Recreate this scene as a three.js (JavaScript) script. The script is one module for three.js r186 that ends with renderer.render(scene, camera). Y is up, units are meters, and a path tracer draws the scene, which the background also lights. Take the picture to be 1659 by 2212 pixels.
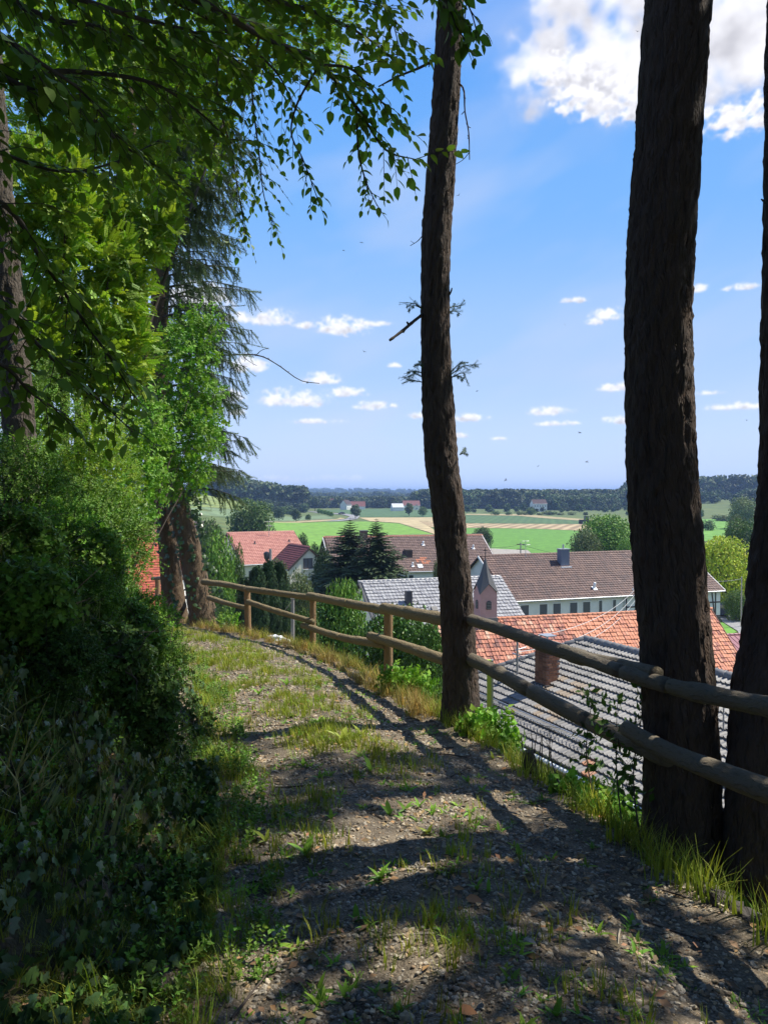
import * as THREE from 'three';
import { mergeGeometries } from 'three/addons/utils/BufferGeometryUtils.js';
import { createNoise2D, createNoise3D, createNoise4D } from 'simplex-noise';

// ---------- camera, exposure, sky, sun ----------
const scene = new THREE.Scene();
const camera = new THREE.PerspectiveCamera(67.4, 767 / 1024, 0.05, 20000);
const EYE = new THREE.Vector3(0, 1.6, 0), F = 1658.3, TILT = Math.atan(40 / F);
camera.position.copy(EYE);
camera.rotation.x = -TILT;
const renderer = new THREE.WebGLRenderer({ antialias: true });
renderer.setSize(767, 1024);
renderer.toneMapping = THREE.LinearToneMapping;
renderer.toneMappingExposure = 1.55;
renderer.shadowMap.enabled = true;

const SUN_AZ = THREE.MathUtils.degToRad(72), SUN_EL = THREE.MathUtils.degToRad(56);
const SUN = new THREE.Vector3(Math.sin(SUN_AZ) * Math.cos(SUN_EL), Math.sin(SUN_EL), -Math.cos(SUN_AZ) * Math.cos(SUN_EL));
const sun = new THREE.DirectionalLight(new THREE.Color().setRGB(1, 0.94, 0.82), 5);
sun.position.copy(SUN).multiplyScalar(150);
sun.castShadow = true;
sun.shadow.mapSize.set(4096, 4096);
Object.assign(sun.shadow.camera, { left: -110, right: 110, top: 110, bottom: -110, near: 1, far: 400 });
scene.add(sun, sun.target);

scene.fog = new THREE.FogExp2(new THREE.Color().setRGB(0.40, 0.60, 1.0), 0.00022);

// ---------- small tools ----------
function rngOf(seed) { let a = seed >>> 0; return () => { a = (a + 0x6d2b79f5) | 0; let t = Math.imul(a ^ (a >>> 15), 1 | a); t = (t + Math.imul(t ^ (t >>> 7), 61 | t)) ^ t; return ((t ^ (t >>> 14)) >>> 0) / 4294967296; }; }
const rnd = rngOf(11);
const rr = (a, b, r = rnd) => a + (b - a) * r();
const pick = (list, r = rnd) => list[Math.floor(r() * list.length)];
const n2 = createNoise2D(rngOf(5)), n3 = createNoise3D(rngOf(6)), n4 = createNoise4D(rngOf(8));
const fbm2 = (x, y, o = 4) => { let s = 0, a = 0.5; for (let i = 0; i < o; i++) { s += a * n2(x + i * 17.3, y - i * 9.1); x *= 2; y *= 2; a *= 0.5; } return s; };
const fbm3 = (x, y, z, o = 3) => { let s = 0, a = 0.5; for (let i = 0; i < o; i++) { s += a * n3(x + i * 7.7, y, z); x *= 2; y *= 2; z *= 2; a *= 0.5; } return s; };
const clamp = (x, a = 0, b = 1) => Math.min(b, Math.max(a, x));
const smooth = (a, b, x) => { const t = clamp((x - a) / (b - a)); return t * t * (3 - 2 * t); };
const lerp = (a, b, t) => a + (b - a) * t;
const V = (x, y, z) => new THREE.Vector3(x, y, z);
const lin = (r, g, b) => new THREE.Color().setRGB(r, g, b);
const rad = THREE.MathUtils.degToRad;
// a sight line from the measured photograph (1659 x 2212 units) used to work out where things stand
function sight(px, py) {
  const x = (px - 829.5) / F, y = (1106 - py) / F, c = Math.cos(TILT), s = Math.sin(TILT);
  return V(x, y * c - s, -y * s - c);
}
const at = (px, py, depth) => { const d = sight(px, py); return EYE.clone().addScaledVector(d, depth / -d.z); };
const onY = (px, py, Y) => { const d = sight(px, py); return EYE.clone().addScaledVector(d, (Y - EYE.y) / d.y); };
const view = (p) => { const c = Math.cos(TILT), s = Math.sin(TILT), y = p.y - EYE.y, yy = y * c - p.z * s, zz = y * s + p.z * c; const d = Math.max(0.01, -zz); return [829.5 + F * p.x / d, 1106 - F * yy / d, d]; };
const inFrame = (p, m = 0) => { const v = view(p); return p.z < -0.2 && v[0] > -m && v[0] < 1659 + m && v[1] > -m && v[1] < 2212 + m; };

const names = new Map();
function numbered(name) { const n = names.get(name) ?? 0; names.set(name, n + 1); return n ? name + '_' + String(n).padStart(3, '0') : name; }
function tag(o, label, category, group) { o.userData.label = label; o.userData.category = category; if (group) o.userData.group = group; return o; }
function thing(name, label, category, pos = V(0, 0, 0), group) { const o = new THREE.Group(); o.name = numbered(name); o.position.copy(pos); scene.add(o); return tag(o, label, category, group); }
function part(parent, name, geo, mat, label) {
  const m = new THREE.Mesh(geo, mat); m.name = name; m.castShadow = m.receiveShadow = true; parent.add(m);
  if (label) m.userData.label = label;
  return m;
}
function struct(name, geo, mat) { const m = part(scene, numbered(name), geo, mat); m.userData.kind = 'structure'; return m; }
function copyOf(o, label, group) { const c = o.clone(); c.name = numbered(o.name.replace(/_\d{3}$/, '')); c.userData = { ...o.userData }; if (label) c.userData.label = label; if (group) c.userData.group = group; scene.add(c); return c; }

// geometry collector
class GB {
  constructor(colors = false) { this.p = []; this.n = []; this.u = []; this.i = []; this.c = colors ? [] : null; }
  v(x, y, z, u = 0, w = 0, c) { this.p.push(x, y, z); this.u.push(u, w); if (this.c) this.c.push(c ? c.r : 1, c ? c.g : 1, c ? c.b : 1); return this.p.length / 3 - 1; }
  tri(a, b, c) { this.i.push(a, b, c); }
  quad(a, b, c, d) { this.i.push(a, b, c, a, c, d); }
  build() {
    const g = new THREE.BufferGeometry();
    g.setAttribute('position', new THREE.Float32BufferAttribute(this.p, 3));
    g.setAttribute('uv', new THREE.Float32BufferAttribute(this.u, 2));
    if (this.c) g.setAttribute('color', new THREE.Float32BufferAttribute(this.c, 3));
    g.setIndex(this.i); g.computeVertexNormals(); return g;
  }
  // tube along points with radii; rough(angle, metres along) pushes the skin in or out
  tube(pts, radii, seg = 6, rough = null, cap = true) {
    const up = V(0.13, 0.3, 0.95); let start = this.p.length / 3, len = 0;
    for (let k = 0; k < pts.length; k++) {
      const t = pts[Math.min(k + 1, pts.length - 1)].clone().sub(pts[Math.max(k - 1, 0)]).normalize();
      const a = V(0, 0, 0).crossVectors(t, Math.abs(t.dot(up)) > 0.96 ? V(1, 0, 0) : up).normalize(), b = V(0, 0, 0).crossVectors(t, a);
      if (k) len += pts[k].distanceTo(pts[k - 1]);
      for (let s = 0; s <= seg; s++) {
        const an = s / seg * Math.PI * 2, r = radii[k] + (rough ? rough(an, len, radii[k]) : 0), ca = Math.cos(an) * r, sa = Math.sin(an) * r;
        this.v(pts[k].x + a.x * ca + b.x * sa, pts[k].y + a.y * ca + b.y * sa, pts[k].z + a.z * ca + b.z * sa, s / seg * Math.max(0.05, radii[0] * 6.28), len);
      }
    }
    for (let k = 0; k + 1 < pts.length; k++) for (let s = 0; s < seg; s++) { const q = start + k * (seg + 1) + s; this.quad(q, q + seg + 1, q + seg + 2, q + 1); }
    if (cap) for (const [k, f] of [[0, 0], [pts.length - 1, 1]]) {
      const c = this.v(pts[k].x, pts[k].y, pts[k].z, 0.5, len), o = start + k * (seg + 1);
      for (let s = 0; s < seg; s++) f ? this.tri(c, o + s + 1, o + s) : this.tri(c, o + s, o + s + 1);
    }
    return this;
  }
  box(x0, x1, y0, y1, z0, z1) {
    const P = [[x0, y0, z0], [x1, y0, z0], [x1, y1, z0], [x0, y1, z0], [x0, y0, z1], [x1, y0, z1], [x1, y1, z1], [x0, y1, z1]];
    for (const f of [[1, 0, 3, 2], [4, 5, 6, 7], [0, 4, 7, 3], [5, 1, 2, 6], [3, 7, 6, 2], [0, 1, 5, 4]]) {
      const q = f.map((k) => { const p = P[k], ax = f === 0; return this.v(...p, Math.abs(p[0]) + Math.abs(p[2]), p[1] + (ax ? 0 : 0)); }); this.quad(...q);
    }
    return this;
  }
}
const smoothPts = (pts, n) => new THREE.CatmullRomCurve3(pts, false, 'centripetal').getPoints(n);
// a leaf-like thing: Y along, Z its face
function basis(pos, along, face, s, sx = s, sz = s) {
  const y = along.clone().normalize(), x = V(0, 0, 0).crossVectors(y, face);
  if (x.lengthSq() < 1e-6) x.crossVectors(y, V(0.3, 0.5, 0.8)); x.normalize();
  const z = V(0, 0, 0).crossVectors(x, y);
  return new THREE.Matrix4().makeBasis(x.multiplyScalar(sx), y.multiplyScalar(s), z.multiplyScalar(sz)).setPosition(pos);
}
const rdir = (r = rnd) => { const z = r() * 2 - 1, a = r() * 6.2832, q = Math.sqrt(1 - z * z); return V(q * Math.cos(a), z, q * Math.sin(a)); };
function copies(parent, name, geo, mat, mats, cols) {
  const m = new THREE.InstancedMesh(geo, mat, Math.max(1, mats.length));
  mats.forEach((x, k) => { m.setMatrixAt(k, x); if (cols) m.setColorAt(k, cols[k]); });
  m.name = parent === scene ? numbered(name) : name; m.userData.kind = 'stuff'; m.castShadow = m.receiveShadow = true; parent.add(m); return m;
}

// ---------- sky: air and clouds ----------
{
  const W = 4096, H = 2048, data = new Float32Array(W * H * 4);
  const stops = [[-90, .17, .19, .20], [-4, .30, .34, .40], [0, .50, .60, .80], [3, .45, .57, .79], [10, .30, .46, .73], [20, .155, .355, .715], [32, .085, .275, .69], [48, .058, .22, .64], [90, .04, .16, .5]];
  for (let y = 0; y < H; y++) {
    const el = ((y + 0.5) / H - 0.5) * 180; let k = 0; while (k < stops.length - 2 && stops[k + 1][0] < el) k++;
    const t = smooth(stops[k][0], stops[k + 1][0], el) * 0.5 + clamp((el - stops[k][0]) / (stops[k + 1][0] - stops[k][0])) * 0.5;
    const c = [1, 2, 3].map((j) => 0.91 * lerp(stops[k][j], stops[k + 1][j], t));
    for (let x = 0; x < W; x++) {
      const o = (y * W + x) * 4, az = (x / W) * 6.2832;
      const veil = el > 0 && el < 60 ? clamp(0.6 * fbm2(Math.cos(az) * 3 + 4 + el * 0.05, Math.sin(az) * 3 + el * 0.09, 4) + 0.12) * 0.6 * smooth(60, 40, el) : 0;   // thin high cloud
      data[o] = lerp(c[0], 0.47, veil); data[o + 1] = lerp(c[1], 0.5, veil); data[o + 2] = lerp(c[2], 0.62, veil); data[o + 3] = 1;
    }
  }
  const cloud = (az, el, w, h, seed, strength = 1, ragged = 0.75) => {   // degrees
    const x0 = az / 360, wide = w * 2.2 / Math.cos(rad(el)), big = w > 5;
    for (let y = Math.floor(((el - h * 2.4) / 180 + 0.5) * H); y < ((el + h * 2.6) / 180 + 0.5) * H; y++) {
      if (y < H / 2 || y >= H) continue;
      for (let xx = Math.floor((x0 - wide / 360) * W); xx < (x0 + wide / 360) * W; xx++) {
        const x = ((xx % W) + W) % W, da = ((xx / W) - x0) * 360 * Math.cos(rad(el)), db = ((y + 0.5) / H - 0.5) * 180 - el, a = da / w, b = db / h;
        const k = big ? 0.13 : 0.6, nz = fbm2(da * k + seed * 3.1, db * k * (big ? 1.2 : 1.6) + seed, big ? 5 : 4), puff = 1 - Math.abs(fbm2(da * k * 1.8 + seed, db * k * 2 + 9, 3)) * 2.6;
        const d = 1 - a * a - (b > 0 ? b * b * 0.8 : b * b * (big ? 1.2 : 2.2 + 2 * Math.abs(Math.sin(seed)))) + nz * ragged * 1.7 + puff * 0.32 - 0.2;
        const al = (0.8 * smooth(0.0, big ? 1.0 : 0.85, d) + 0.2 * smooth(-0.5, 0.7, d)) * strength; if (al <= 0) continue;
        const thick = smooth(0.3, 1.5, d), tex = fbm2(da * k * 1.5 + seed, db * k * 1.9 + seed * 2, 4);
        const sh = clamp(0.96 + (big ? 0.1 : 0.3) * clamp(b + 0.3, -1, 0.8) + 0.42 * tex - 0.10 * thick, 0.66, 1.15), o = (y * W + x) * 4;
        data[o] = lerp(data[o], 0.64 * sh, al); data[o + 1] = lerp(data[o + 1], 0.64 * sh, al); data[o + 2] = lerp(data[o + 2], 0.63 * sh + 0.05, al);
      }
    }
  };
  const seen = [[585, 692, 55, 22], [515, 690, 38, 14], [738, 712, 62, 26], [655, 705, 22, 10], [812, 700, 38, 8], [537, 792, 48, 24], [694, 822, 46, 17], [635, 868, 92, 24], [748, 851, 48, 13], [800, 878, 38, 12], [680, 912, 62, 7], [478, 862, 46, 22], [425, 650, 75, 40],
    [898, 900, 26, 11], [1008, 904, 44, 11], [1185, 890, 46, 13], [1200, 916, 48, 7], [1312, 684, 38, 17], [1278, 698, 20, 9], [1335, 838, 40, 13], [1338, 910, 36, 11], [850, 791, 18, 6], [1592, 880, 56, 9], [1532, 850, 26, 7], [852, 878, 11, 6], [515, 893, 22, 8], [1075, 948, 26, 4], [990, 942, 26, 7], [1240, 650, 30, 8], [1600, 622, 34, 9], [1505, 625, 22, 9]];
  const angles = (px, py) => { const d = sight(px, py).normalize(); return [(Math.atan2(d.z, d.x) / (2 * Math.PI) + 0.5) * 360, Math.asin(d.y) * 180 / Math.PI]; };
  seen.forEach(([px, py, w, h], k) => { const [a, e] = angles(px, py); cloud(a, e, w / F * 57.3, h / F * 57.3, k * 5.7 + 2, 0.93, 0.55); });
  [[580, 1035, 55, 9], [640, 1038, 30, 7], [700, 1034, 45, 8], [760, 1036, 30, 10]].forEach(([px, py, w, h], k) => { const [a, e] = angles(px, py); cloud(a, e, w / F * 57.3, h / F * 57.3, k * 3.3 + 50, 0.28, 0.7); });
  [[1420, 20, 300, 170], [1340, 165, 205, 110], [1600, 90, 220, 150], [1370, 225, 120, 75], [1250, 225, 60, 40], [1600, 265, 90, 50], [1230, 160, 90, 40]].forEach(([px, py, w, h], k) => { const [a, e] = angles(px, py); cloud(a, e, w / F * 50, h / F * 50, k * 8.1 + 71, 0.97, 0.85); });
  const r = rngOf(91), [a0] = angles(829, 900);
  for (let k = 0; k < 150; k++) {   // the same fair-weather clouds go on round the horizon and overhead
    const az = r() * 360, low = Math.pow(r(), 1.7), el = 3 + low * 55, off = Math.abs(((az - a0 + 540) % 360) - 180), s = 1.1 + el * 0.11;
    if (off < 34 + s && el < 46) continue;
    cloud(az, el, s * rr(0.8, 2, r), s * rr(0.35, 0.75, r), 120 + k * 2.9, 0.95, el > 25 ? 0.85 : 0.6);
  }
  const tex = new THREE.DataTexture(data, W, H, THREE.RGBAFormat, THREE.FloatType);
  tex.mapping = THREE.EquirectangularReflectionMapping; tex.magFilter = THREE.LinearFilter; tex.needsUpdate = true;
  scene.background = tex; scene.environment = tex;
}

// ---------- textures and materials ----------
function grainTex(w, h, f, repeat = [1, 1], srgb = false) {
  const d = new Uint8Array(w * h * 4);
  for (let y = 0; y < h; y++) for (let x = 0; x < w; x++) { const c = f(x / w, y / h), o = (y * w + x) * 4; for (let k = 0; k < 3; k++) d[o + k] = clamp(Array.isArray(c) ? c[k] : c) * 255; d[o + 3] = 255; }
  const t = new THREE.DataTexture(d, w, h); t.wrapS = t.wrapT = THREE.RepeatWrapping; t.magFilter = THREE.LinearFilter; t.repeat.set(...repeat); if (srgb) t.colorSpace = THREE.SRGBColorSpace; t.needsUpdate = true; return t;
}
// noise that closes on itself, u and v in 0..1
const loop = (u, v, fu, fv, o = 4, s = 0) => { const a = u * 6.2832, b = v * 6.2832; let R = fu / 6.2832, Q = fv / 6.2832, sum = 0, k = 0.5; for (let i = 0; i < o; i++) { sum += k * n4(Math.cos(a) * R + s, Math.sin(a) * R + i * 5.1, Math.cos(b) * Q - s, Math.sin(b) * Q); R *= 2; Q *= 2; k *= 0.5; } return sum; };
const mat = (c, rough = 0.9, extra = {}) => new THREE.MeshStandardMaterial({ color: c, roughness: rough, ...extra });
const leafMat = (c, extra = {}) => new THREE.MeshPhysicalMaterial({ color: c, roughness: 0.75, specularIntensity: 0.5, transmission: 0.42, thickness: 0, side: THREE.DoubleSide, ...extra });
const speck = grainTex(512, 512, (u, v) => 0.72 + 0.45 * loop(u, v, 14, 14, 4) + 0.25 * loop(u, v, 60, 60, 2, 3));
const faint = grainTex(256, 256, (u, v) => 0.9 + 0.14 * loop(u, v, 6, 6, 4) + 0.06 * loop(u, v, 40, 40, 2, 3));
const faintOf = (rx, ry) => { const t = faint.clone(); t.repeat.set(rx, ry); t.needsUpdate = true; return t; };
const speckOf = (rx, ry) => { const t = speck.clone(); t.repeat.set(rx, ry); t.needsUpdate = true; return t; };
const barkH = (u, v) => { const w = loop(u, v, 5, 3, 3, 1) * 0.09, a = loop(u + w, v, 16, 3.2, 4, 5); return clamp(0.52 + 0.75 * (0.35 - Math.abs(a)) * 1.6 + 0.22 * loop(u, v, 40, 22, 2, 9)); };
const barkTex = grainTex(512, 512, barkH), barkCol = grainTex(512, 512, (u, v) => { const k = 0.45 + 0.65 * barkH(u, v), t = loop(u, v, 6, 5, 3, 2) * 0.18; return [k * (1 + t), k, k * (1 - t)]; });
const barkOf = (c, bump = 0.02, r = 1.4) => { const m = barkCol.clone(), b = barkTex.clone(); for (const t of [m, b]) { t.repeat.set(r, r * 0.8); t.needsUpdate = true; } return mat(c, 0.95, { map: m, bumpMap: b, bumpScale: bump }); };
const M = {
  pineBark: barkOf(lin(0.082, 0.056, 0.042), 0.03), larchBark: barkOf(lin(0.145, 0.098, 0.06), 0.025, 1.1), greyBark: barkOf(lin(0.15, 0.13, 0.11), 0.01), twig: mat(lin(0.06, 0.045, 0.035), 0.95), farBark: mat(lin(0.07, 0.055, 0.04), 0.95),
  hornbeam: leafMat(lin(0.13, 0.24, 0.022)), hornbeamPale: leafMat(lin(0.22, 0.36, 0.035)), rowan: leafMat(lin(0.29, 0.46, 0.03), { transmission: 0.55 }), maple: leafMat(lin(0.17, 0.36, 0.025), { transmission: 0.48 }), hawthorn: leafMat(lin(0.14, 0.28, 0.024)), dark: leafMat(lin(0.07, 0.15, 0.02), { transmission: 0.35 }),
  needle: leafMat(lin(0.14, 0.20, 0.10), { transmission: 0.35 }), spruce: leafMat(lin(0.04, 0.078, 0.028), { transmission: 0.15 }), thuja: leafMat(lin(0.03, 0.065, 0.022), { transmission: 0.1 }),
  ivy: leafMat(lin(0.05, 0.10, 0.03), { transmission: 0.15, roughness: 0.32, specularIntensity: 1 }), ivyPale: leafMat(lin(0.075, 0.14, 0.035), { transmission: 0.2, roughness: 0.34, specularIntensity: 1 }),
  grass: leafMat(lin(0.31, 0.38, 0.035)), dry: leafMat(lin(0.44, 0.34, 0.10)), weed: leafMat(lin(0.19, 0.38, 0.03)), pale: leafMat(lin(0.30, 0.31, 0.10)),
  deadLeaf: mat(lin(0.22, 0.14, 0.075), 0.9, { side: THREE.DoubleSide }),
  wall: mat(lin(0.8, 0.78, 0.72), 0.92, { map: faintOf(0.15, 0.15) }), cream: mat(lin(0.72, 0.67, 0.52), 0.92), pink: mat(lin(0.56, 0.33, 0.30), 0.9, { map: faintOf(0.4, 0.4) }), greyWall: mat(lin(0.2, 0.19, 0.17), 0.9), beam: mat(lin(0.07, 0.05, 0.04), 0.9), frame: mat(lin(0.78, 0.77, 0.74), 0.6), glass: new THREE.MeshStandardMaterial({ color: lin(0.10, 0.10, 0.11), roughness: 0.15 }), shutter: mat(lin(0.03, 0.04, 0.035), 0.7), metal: mat(lin(0.42, 0.43, 0.44), 0.45, { metalness: 0.7 }), darkMetal: mat(lin(0.06, 0.06, 0.065), 0.5, { metalness: 0.4 }), lead: mat(lin(0.045, 0.045, 0.05), 0.55), white: mat(lin(0.8, 0.8, 0.78), 0.5), black: mat(lin(0.015, 0.015, 0.016), 0.6),
};

// ---------- the land ----------
const FLOOR = -12.4;
const fenceLine = [[9, 8], [6, 6.2], [3, 4.3], [0, 2.85], [-1.5, 2.3], [-3.35, 1.72], [-4.2, 1.53], [-5.4, 1.28], [-7.3, 0.8], [-10, 0.06], [-13.8, -1.28], [-16.6, -2.95], [-18.8, -4.4], [-23, -6.9], [-28, -9.2], [-36, -13], [-60, -24]];
const lineTable = (() => { const c = new THREE.CatmullRomCurve3(fenceLine.map(([z, x]) => V(x, 0, z)), false, 'centripetal').getPoints(700); const out = new Float32Array(701); let k = 0; for (let i = 0; i <= 700; i++) { const z = 9 - i * 0.098; while (k < c.length - 2 && c[k + 1].z > z) k++; const t = clamp((c[k].z - z) / (c[k].z - c[k + 1].z + 1e-9)); out[i] = lerp(c[k].x, c[k + 1].x, t); } return out; })();
const xf = (z) => { const i = clamp((9 - z) / 0.098, 0, 699.99), k = Math.floor(i); return lerp(lineTable[k], lineTable[k + 1], i - k); };
const leanOf = (z) => { const d = (xf(z + 0.4) - xf(z - 0.4)) / 0.8; return 1 / Math.sqrt(1 + d * d); };
const offset = (x, z) => (xf(z) - x) * leanOf(z);                 // metres to the left of the fence line
const PATH = 2.6, pathW = (z) => PATH + 2.1 * smooth(-4.2, 0.6, z);   // the path widens where the viewer stands
const plantU = (z) => PATH + 0.3 * smooth(-4.2, 0.6, z);
function pathY(z) { return z > 0 ? 0.06 * z : z > -21 ? 0.087 * z : 0.087 * -21 + (z + 21) * 0.22; }
function near(x, z) {
  const u = offset(x, z), foot = pathW(z) - 0.15 + 0.14 * n2(z * 0.5, 3.3); let y = pathY(z);
  y += 0.035 * fbm2(x * 0.9, z * 0.9, 3) + 0.012 * n2(x * 5, z * 5) + 0.05 * smooth(0.5, 1.3, u) * smooth(2.3, 1.4, u);
  if (u < 0.1) { const v = 0.1 - u; y -= 0.62 * v + 0.25 * Math.min(v, 1.2) + 0.1 * v * (0.5 + 0.5 * n2(x * 0.6, z * 0.6)) * smooth(0, 2, v); }
  if (u > foot) { const v = u - foot; y += 1.35 * (1 - Math.exp(-Math.pow(v, 1.6) * 1.35)) + 0.42 * v + 0.12 * fbm2(x * 1.3, z * 1.3, 3) * smooth(0, 0.8, v); }
  return y;
}
function valley(x, z) {
  const D = Math.hypot(x, z), a = z < 0 ? -x / Math.max(1, -z) : (x < 0 ? 3 : -3); let y = FLOOR;
  y += 15 * smooth(0.11, 0.27, a) * smooth(180, 500, D);
  y += 8 * smooth(0.29, 0.37, -a) * smooth(450, 800, D);
  y += smooth(1800, 3600, D) * (9 + 9 * n2(x * 0.0006, z * 0.0006) + 5 * n2(x * 0.0017, z * 0.0017)) + smooth(3800, 6000, D) * 9;
  y += 0.5 * fbm2(x * 0.004, z * 0.004, 2) * smooth(150, 400, D);
  return y;
}
const ground = (x, z) => { const h = valley(x, z); return z > -50 && z < 8 && Math.abs(offset(x, z)) < 16 ? Math.max(h, near(x, z)) : h; };
const foot = (px, py) => {   // where the sight line meets the near hillside, or passes closest over its edge
  const s = sight(px, py); let best = null, least = 1e9;
  for (let t = 1.2; t < 30; t += 0.02) { const p = EYE.clone().addScaledVector(s, t), g = p.y - near(p.x, p.z); if (g < 0) return p.setY(near(p.x, p.z)); if (g < least && t < 14) { least = g; best = p; } }
  return best.setY(near(best.x, best.z));
};
{
  const us = []; for (let u = -16; u < -1; u += 0.5) us.push(u); for (let u = -1; u < 0; u += 0.1) us.push(u); for (let u = 0; u < 3.4; u += 0.05) us.push(u); for (let u = 3.4; u < 6; u += 0.12) us.push(u); for (let u = 6; u <= 15; u += 0.6) us.push(u);
  const zs = []; for (let z = 6; z > -46;) { zs.push(z); z -= z > 0 ? 0.3 : z > -9 ? 0.05 : z > -20 ? 0.1 : 0.5; }
  const k0 = us.findIndex((u) => u > 0.12), k1 = us.findIndex((u) => u > PATH + 0.3);
  const sheet = (from, to) => {
    const g = new GB();
    for (const z of zs) for (let k = from; k <= to; k++) { const x = xf(z) - us[k] / leanOf(z); g.v(x, near(x, z), z, x, -z); }
    const w = to - from + 1; for (let j = 0; j + 1 < zs.length; j++) for (let k = 0; k + 1 < w; k++) { const q = j * w + k; g.quad(q, q + 1, q + w + 1, q + w); }
    return g.build();
  };
  const soil = grainTex(1024, 1024, (u, v) => { const p = loop(u, v, 110, 110, 2, 4), q = loop(u, v, 9, 9, 4, 7), k = 0.5 + 0.55 * q + 0.5 * p, t = smooth(0.05, 0.5, loop(u, v, 160, 160, 1, 2)) * 0.35; return [0.235 * k + t * 0.42, 0.185 * k + t * 0.39, 0.125 * k + t * 0.33]; }, [0.5, 0.5]);
  const soilBump = grainTex(512, 512, (u, v) => 0.5 + 0.5 * loop(u, v, 70, 70, 3, 4), [0.9, 0.9]);
  const earth = grainTex(512, 512, (u, v) => { const k = 0.5 + 0.6 * loop(u, v, 26, 26, 4, 1), m = smooth(-0.1, 0.4, loop(u, v, 7, 7, 3, 8)); return [lerp(0.12, 0.06, m) * k, lerp(0.09, 0.075, m) * k, lerp(0.055, 0.03, m) * k]; }, [0.4, 0.4]);
  struct('path', sheet(k0, k1), mat(lin(1, 1, 1), 0.95, { map: soil, bumpMap: soilBump, bumpScale: 0.012 }));
  const hill = mat(lin(1.2, 1.2, 1.2), 1, { map: earth, bumpMap: soilBump, bumpScale: 0.02 });
  struct('hillside', sheet(k1, us.length - 1), hill); struct('slope', sheet(0, k0), hill);
}
{
  const g = new GB(), rs = [4], nA = 300; for (let r = 14; r < 14000; r *= 1.055) rs.push(r);
  for (const r of rs) for (let k = 0; k <= nA; k++) { const a = k / nA * 6.2832, x = Math.sin(a) * r, z = -Math.cos(a) * r; g.v(x, valley(x, z), z, x, -z); }
  for (let j = 0; j + 1 < rs.length; j++) for (let k = 0; k < nA; k++) { const q = j * (nA + 1) + k; g.quad(q, q + 1, q + nA + 2, q + nA + 1); }
  const meadow = grainTex(512, 512, (u, v) => { const k = 0.75 + 0.4 * loop(u, v, 8, 8, 5, 1), m = 0.5 + loop(u, v, 5, 5, 3, 6); return [(0.085 + 0.06 * m) * k, (0.14 + 0.03 * m) * k, 0.035 * k]; }, [0.012, 0.012]);
  struct('ground', g.build(), mat(lin(1, 1, 1), 1, { map: meadow }));
}
// a field or a road surface laid over the land, cut fine enough to follow it
function sheetOver(name, outline, material, lift = 0.1, size = 40) {
  const pts = outline.map(([px, py]) => { if (py === undefined) return px; let p = onY(px, py, FLOOR); if (p.z > 0 || p.z < -3000) p = at(px, py, 600); const s = sight(px, py); for (let t = 40; t < 2600; t *= 1.004) { const q = EYE.clone().addScaledVector(s, t); if (q.y < valley(q.x, q.z)) { p = q; break; } } return p; });
  const tris = THREE.ShapeUtils.triangulateShape(pts.map((p) => new THREE.Vector2(p.x, p.z)), []), g = new GB();
  const cut = (a, b, c, n) => {
    const l = [a.distanceTo(b), b.distanceTo(c), c.distanceTo(a)], m = Math.max(...l);
    if (m < size || n > 9) { const q = [a, b, c].map((p) => g.v(p.x, valley(p.x, p.z) + lift, p.z, p.x, -p.z)); return g.tri(...q); }
    const k = l.indexOf(m), [p, q, r] = [[a, b, c], [b, c, a], [c, a, b]][k], h = p.clone().lerp(q, 0.5); cut(p, h, r, n + 1); cut(h, q, r, n + 1);
  };
  for (const [a, b, c] of tris) { const A = pts[a].clone().setY(0), B = pts[b].clone().setY(0), C = pts[c].clone().setY(0); const up = (B.x - A.x) * (C.z - A.z) - (B.z - A.z) * (C.x - A.x) < 0; up ? cut(A, B, C, 0) : cut(A, C, B, 0); }
  return struct(name, g.build(), material);
}
const rows = (c1, c2, per, turn, wob = 0.3) => {   // crop rows or straw swaths, per = metres from row to row
  const t = grainTex(256, 256, (u, v) => { const k = 0.5 + 0.5 * Math.sin((v * 8 + wob * loop(u, v, 3, 3, 2)) * 6.2832), m = clamp(k * 0.9 + 0.7 * loop(u, v, 30, 30, 3, 4)), s = 0.85 + 0.5 * loop(u, v, 6, 6, 3, 2); return [0, 1, 2].map((j) => lerp(c1[j], c2[j], m) * s); });
  t.repeat.set(1 / (per * 8), 1 / (per * 8)); t.rotation = rad(turn); t.needsUpdate = true; return mat(lin(1, 1, 1), 1, { map: t });
};
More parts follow.
